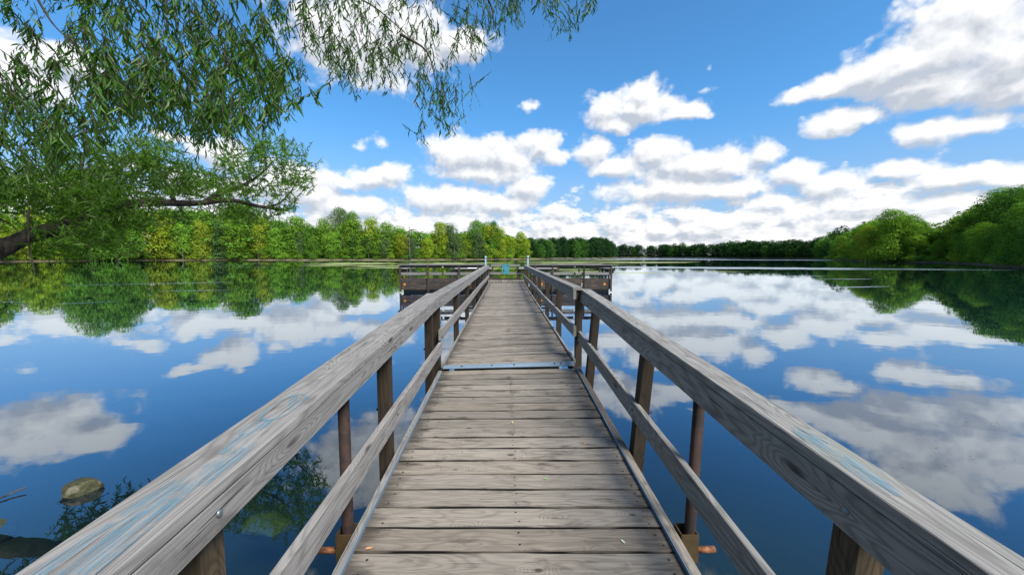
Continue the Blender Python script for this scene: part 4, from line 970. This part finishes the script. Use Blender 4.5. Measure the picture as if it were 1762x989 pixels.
# ================================================================== THINGS IN THE WATER
def rock(name, c, d, seed, label, group='stones in the shallows', sub=3):
    import bmesh
    bm = bmesh.new(); bmesh.ops.create_icosphere(bm, subdivisions=sub, radius=1); r = random.Random(seed)
    ph = [Vector((r.gauss(0, 1), r.gauss(0, 1), r.gauss(0, 1))).normalized() for _ in range(14)]; cut = [r.uniform(.62, .95) for _ in range(14)]
    for v in bm.verts:
        k = 1.0
        for p_, c_ in zip(ph, cut):
            q = v.co.normalized().dot(p_)
            if q > .05: k = min(k, c_/q)
        v.co = v.co.normalized()*k*(1+r.uniform(-.035, .035)); v.co = Vector((v.co.x*d[0], v.co.y*d[1], v.co.z*d[2]))
    me = bpy.data.meshes.new(name); bm.to_mesh(me); bm.free(); o = put(name, me, M['algae'] if c[2] < -.1 else M['stone'], None, Matrix.Translation(c)); return tag(o, label, 'stone', group)
rock('stone', (-3.27, 2.88, -.015), (.150, .12, .115), 4, 'moss-covered pale stone standing clear of the water at lower left')
rock('stone', (-3.42, 2.50, -.045), (.16, .11, .07), 9, 'low brown stone barely breaking the water at the left edge of the picture')
rock('stone', (-1.76, 2.68, -.15), (.19, .15, .09), 14, 'dim olive stone under the water beside the left handrail')
rock('stone', (1.62, 1.95, -.26), (.16, .16, .08), 24, 'faint submerged stone under the water on the right of the dock')
mb = MB(); mb.tube(smooth_path([onwater(-30, 868, .01), onwater(0, 857, .015), onwater(20, 848, .02), onwater(44, 838, .03)], 4), .006, 6)
tag(put('stick', mb.mesh('stick'), M['bark']), 'thin dark stick lying on the water at the left edge', 'stick')
def weed_patch(px, py, rx, ry, seed, label):
    c = onwater(px, py, .004); r = random.Random(seed); V = []; n_ = 64
    V.append((c.x, c.y, .004))
    for k in range(n_):
        a = k/n_*6.2832; q = 1+.22*math.sin(3*a+r.uniform(0, .6))+.16*math.sin(7*a+seed)+r.uniform(-.16, .16)
        V.append((c.x+rx*q*math.cos(a), c.y+ry*q*math.sin(a), .004))
    o = put('duckweed', mesh_py('duckweed', V, [(0, 1+k, 1+(k+1) % n_) for k in range(n_)]), M['weed']); o['kind'] = 'stuff'; o['label'] = label
for i, (px, py, rx, ry) in enumerate([(600, 454.5, 9, 4.5), (655, 457.5, 7.0, 3.0), (570, 457.5, 5, 1.5), (690, 460.5, 4.5, 2.0), (620, 461.5, 2.6, .8), (640, 452.5, 12, 4), (730, 452.5, 10, 4), (800, 453.2, 9, 4), (870, 452.6, 9, 5), (880, 469, 3.6, .9), (830, 462, 4.6, 1.8), (760, 459.5, 5, 2.2),
                                      (930, 452.6, 10, 5), (985, 450, 18, 5), (1010, 467, 3.6, 1.1), (960, 463.5, 4.6, 1.4), (1085, 452, 15, 4), (1130, 450.8, 12, 4), (1100, 469.3, 3.6, .7), (1232, 467.2, 3, .5), (1030, 455.2, 6, 2), (1000, 446.8, 22, 5), (1060, 447.5, 15, 4), (540, 449.8, 8, 2.2), (700, 448.9, 18, 3), (450, 453, 4, .7)]):
    weed_patch(px, py, rx, ry, i, 'pale yellow-green duckweed mat floating near the platform')
# fine floating debris
mb = MB(); r = random.Random(5)
for (px, py, sx, n_) in [(1090, 640, 22, 34), (160, 836, 12, 10), (570, 800, 22, 22), (1500, 655, 40, 16), (1700, 730, 40, 14), (1310, 770, 60, 8), (220, 690, 60, 6), (560, 640, 60, 5), (1650, 780, 60, 12), (1150, 620, 20, 14), (520, 905, 30, 22)]:
    for _ in range(n_):
        c = onwater(px+r.gauss(0, sx), py+r.gauss(0, sx*.22), .005); L = c.length*r.uniform(.0008, .0024); a = r.uniform(0, 3.14)
        u = Vector((math.cos(a), math.sin(a), 0))*L; v = Vector((-math.sin(a), math.cos(a), 0))*L*.45; mb.add([c-u, c-v, c+u, c+v], [(0, 1, 2, 3)])
o = put('floating_debris', mb.mesh('floating_debris'), M['scum']); o['kind'] = 'stuff'; o['label'] = 'scattered specks of weed floating on the lake'
# fallen leaves on the deck
def fl_mat(name, c): return simple(name, c, .6, 0, .15, 30)
fy, fg, fp, fo = fl_mat('yellow_leaf', (.55, .42, .10)), fl_mat('green_leaf', (.18, .36, .10)), fl_mat('pale_leaf', (.45, .52, .40)), fl_mat('orange_leaf', (.42, .2, .09))
for (px, py, m, s, lab, rz) in [(882, 726, fy, .018, 'small yellow leaf lying in the middle of the near deck', 1.2), (938, 823, fg, .016, 'small bright green leaf on the near deck', .2), (1072, 931, fp, .016, 'small pale triangular leaf on a near plank at right', 2.0),
                          (635, 943, fo, .022, 'curled tan leaf bits on the near deck by the left curb', .3), (1006, 763, fo, .014, 'tiny orange leaf scrap near the right curb', .8), (1345, 894, None, 0, '', 0)]:
    if m is None: continue
    c = onwater(px, py, .26); 
    for _ in range(4): c = onwater(px, py, zs1(c.x, c.y)-.010)
    me = mesh_py('fallen_leaf', [(-1, 0, .05), (-.3, .38, .18), (.5, .3, .1), (1, 0, .25), (.5, -.3, .1), (-.3, -.38, .18)], [(0, 1, 2, 3), (0, 3, 4, 5)])
    tag(put('fallen_leaf', me, m, None, Matrix.Translation(c) @ Matrix.Rotation(rz, 4, 'Z') @ Matrix.Scale(s, 4)), lab, 'leaf', 'fallen leaves on the deck')
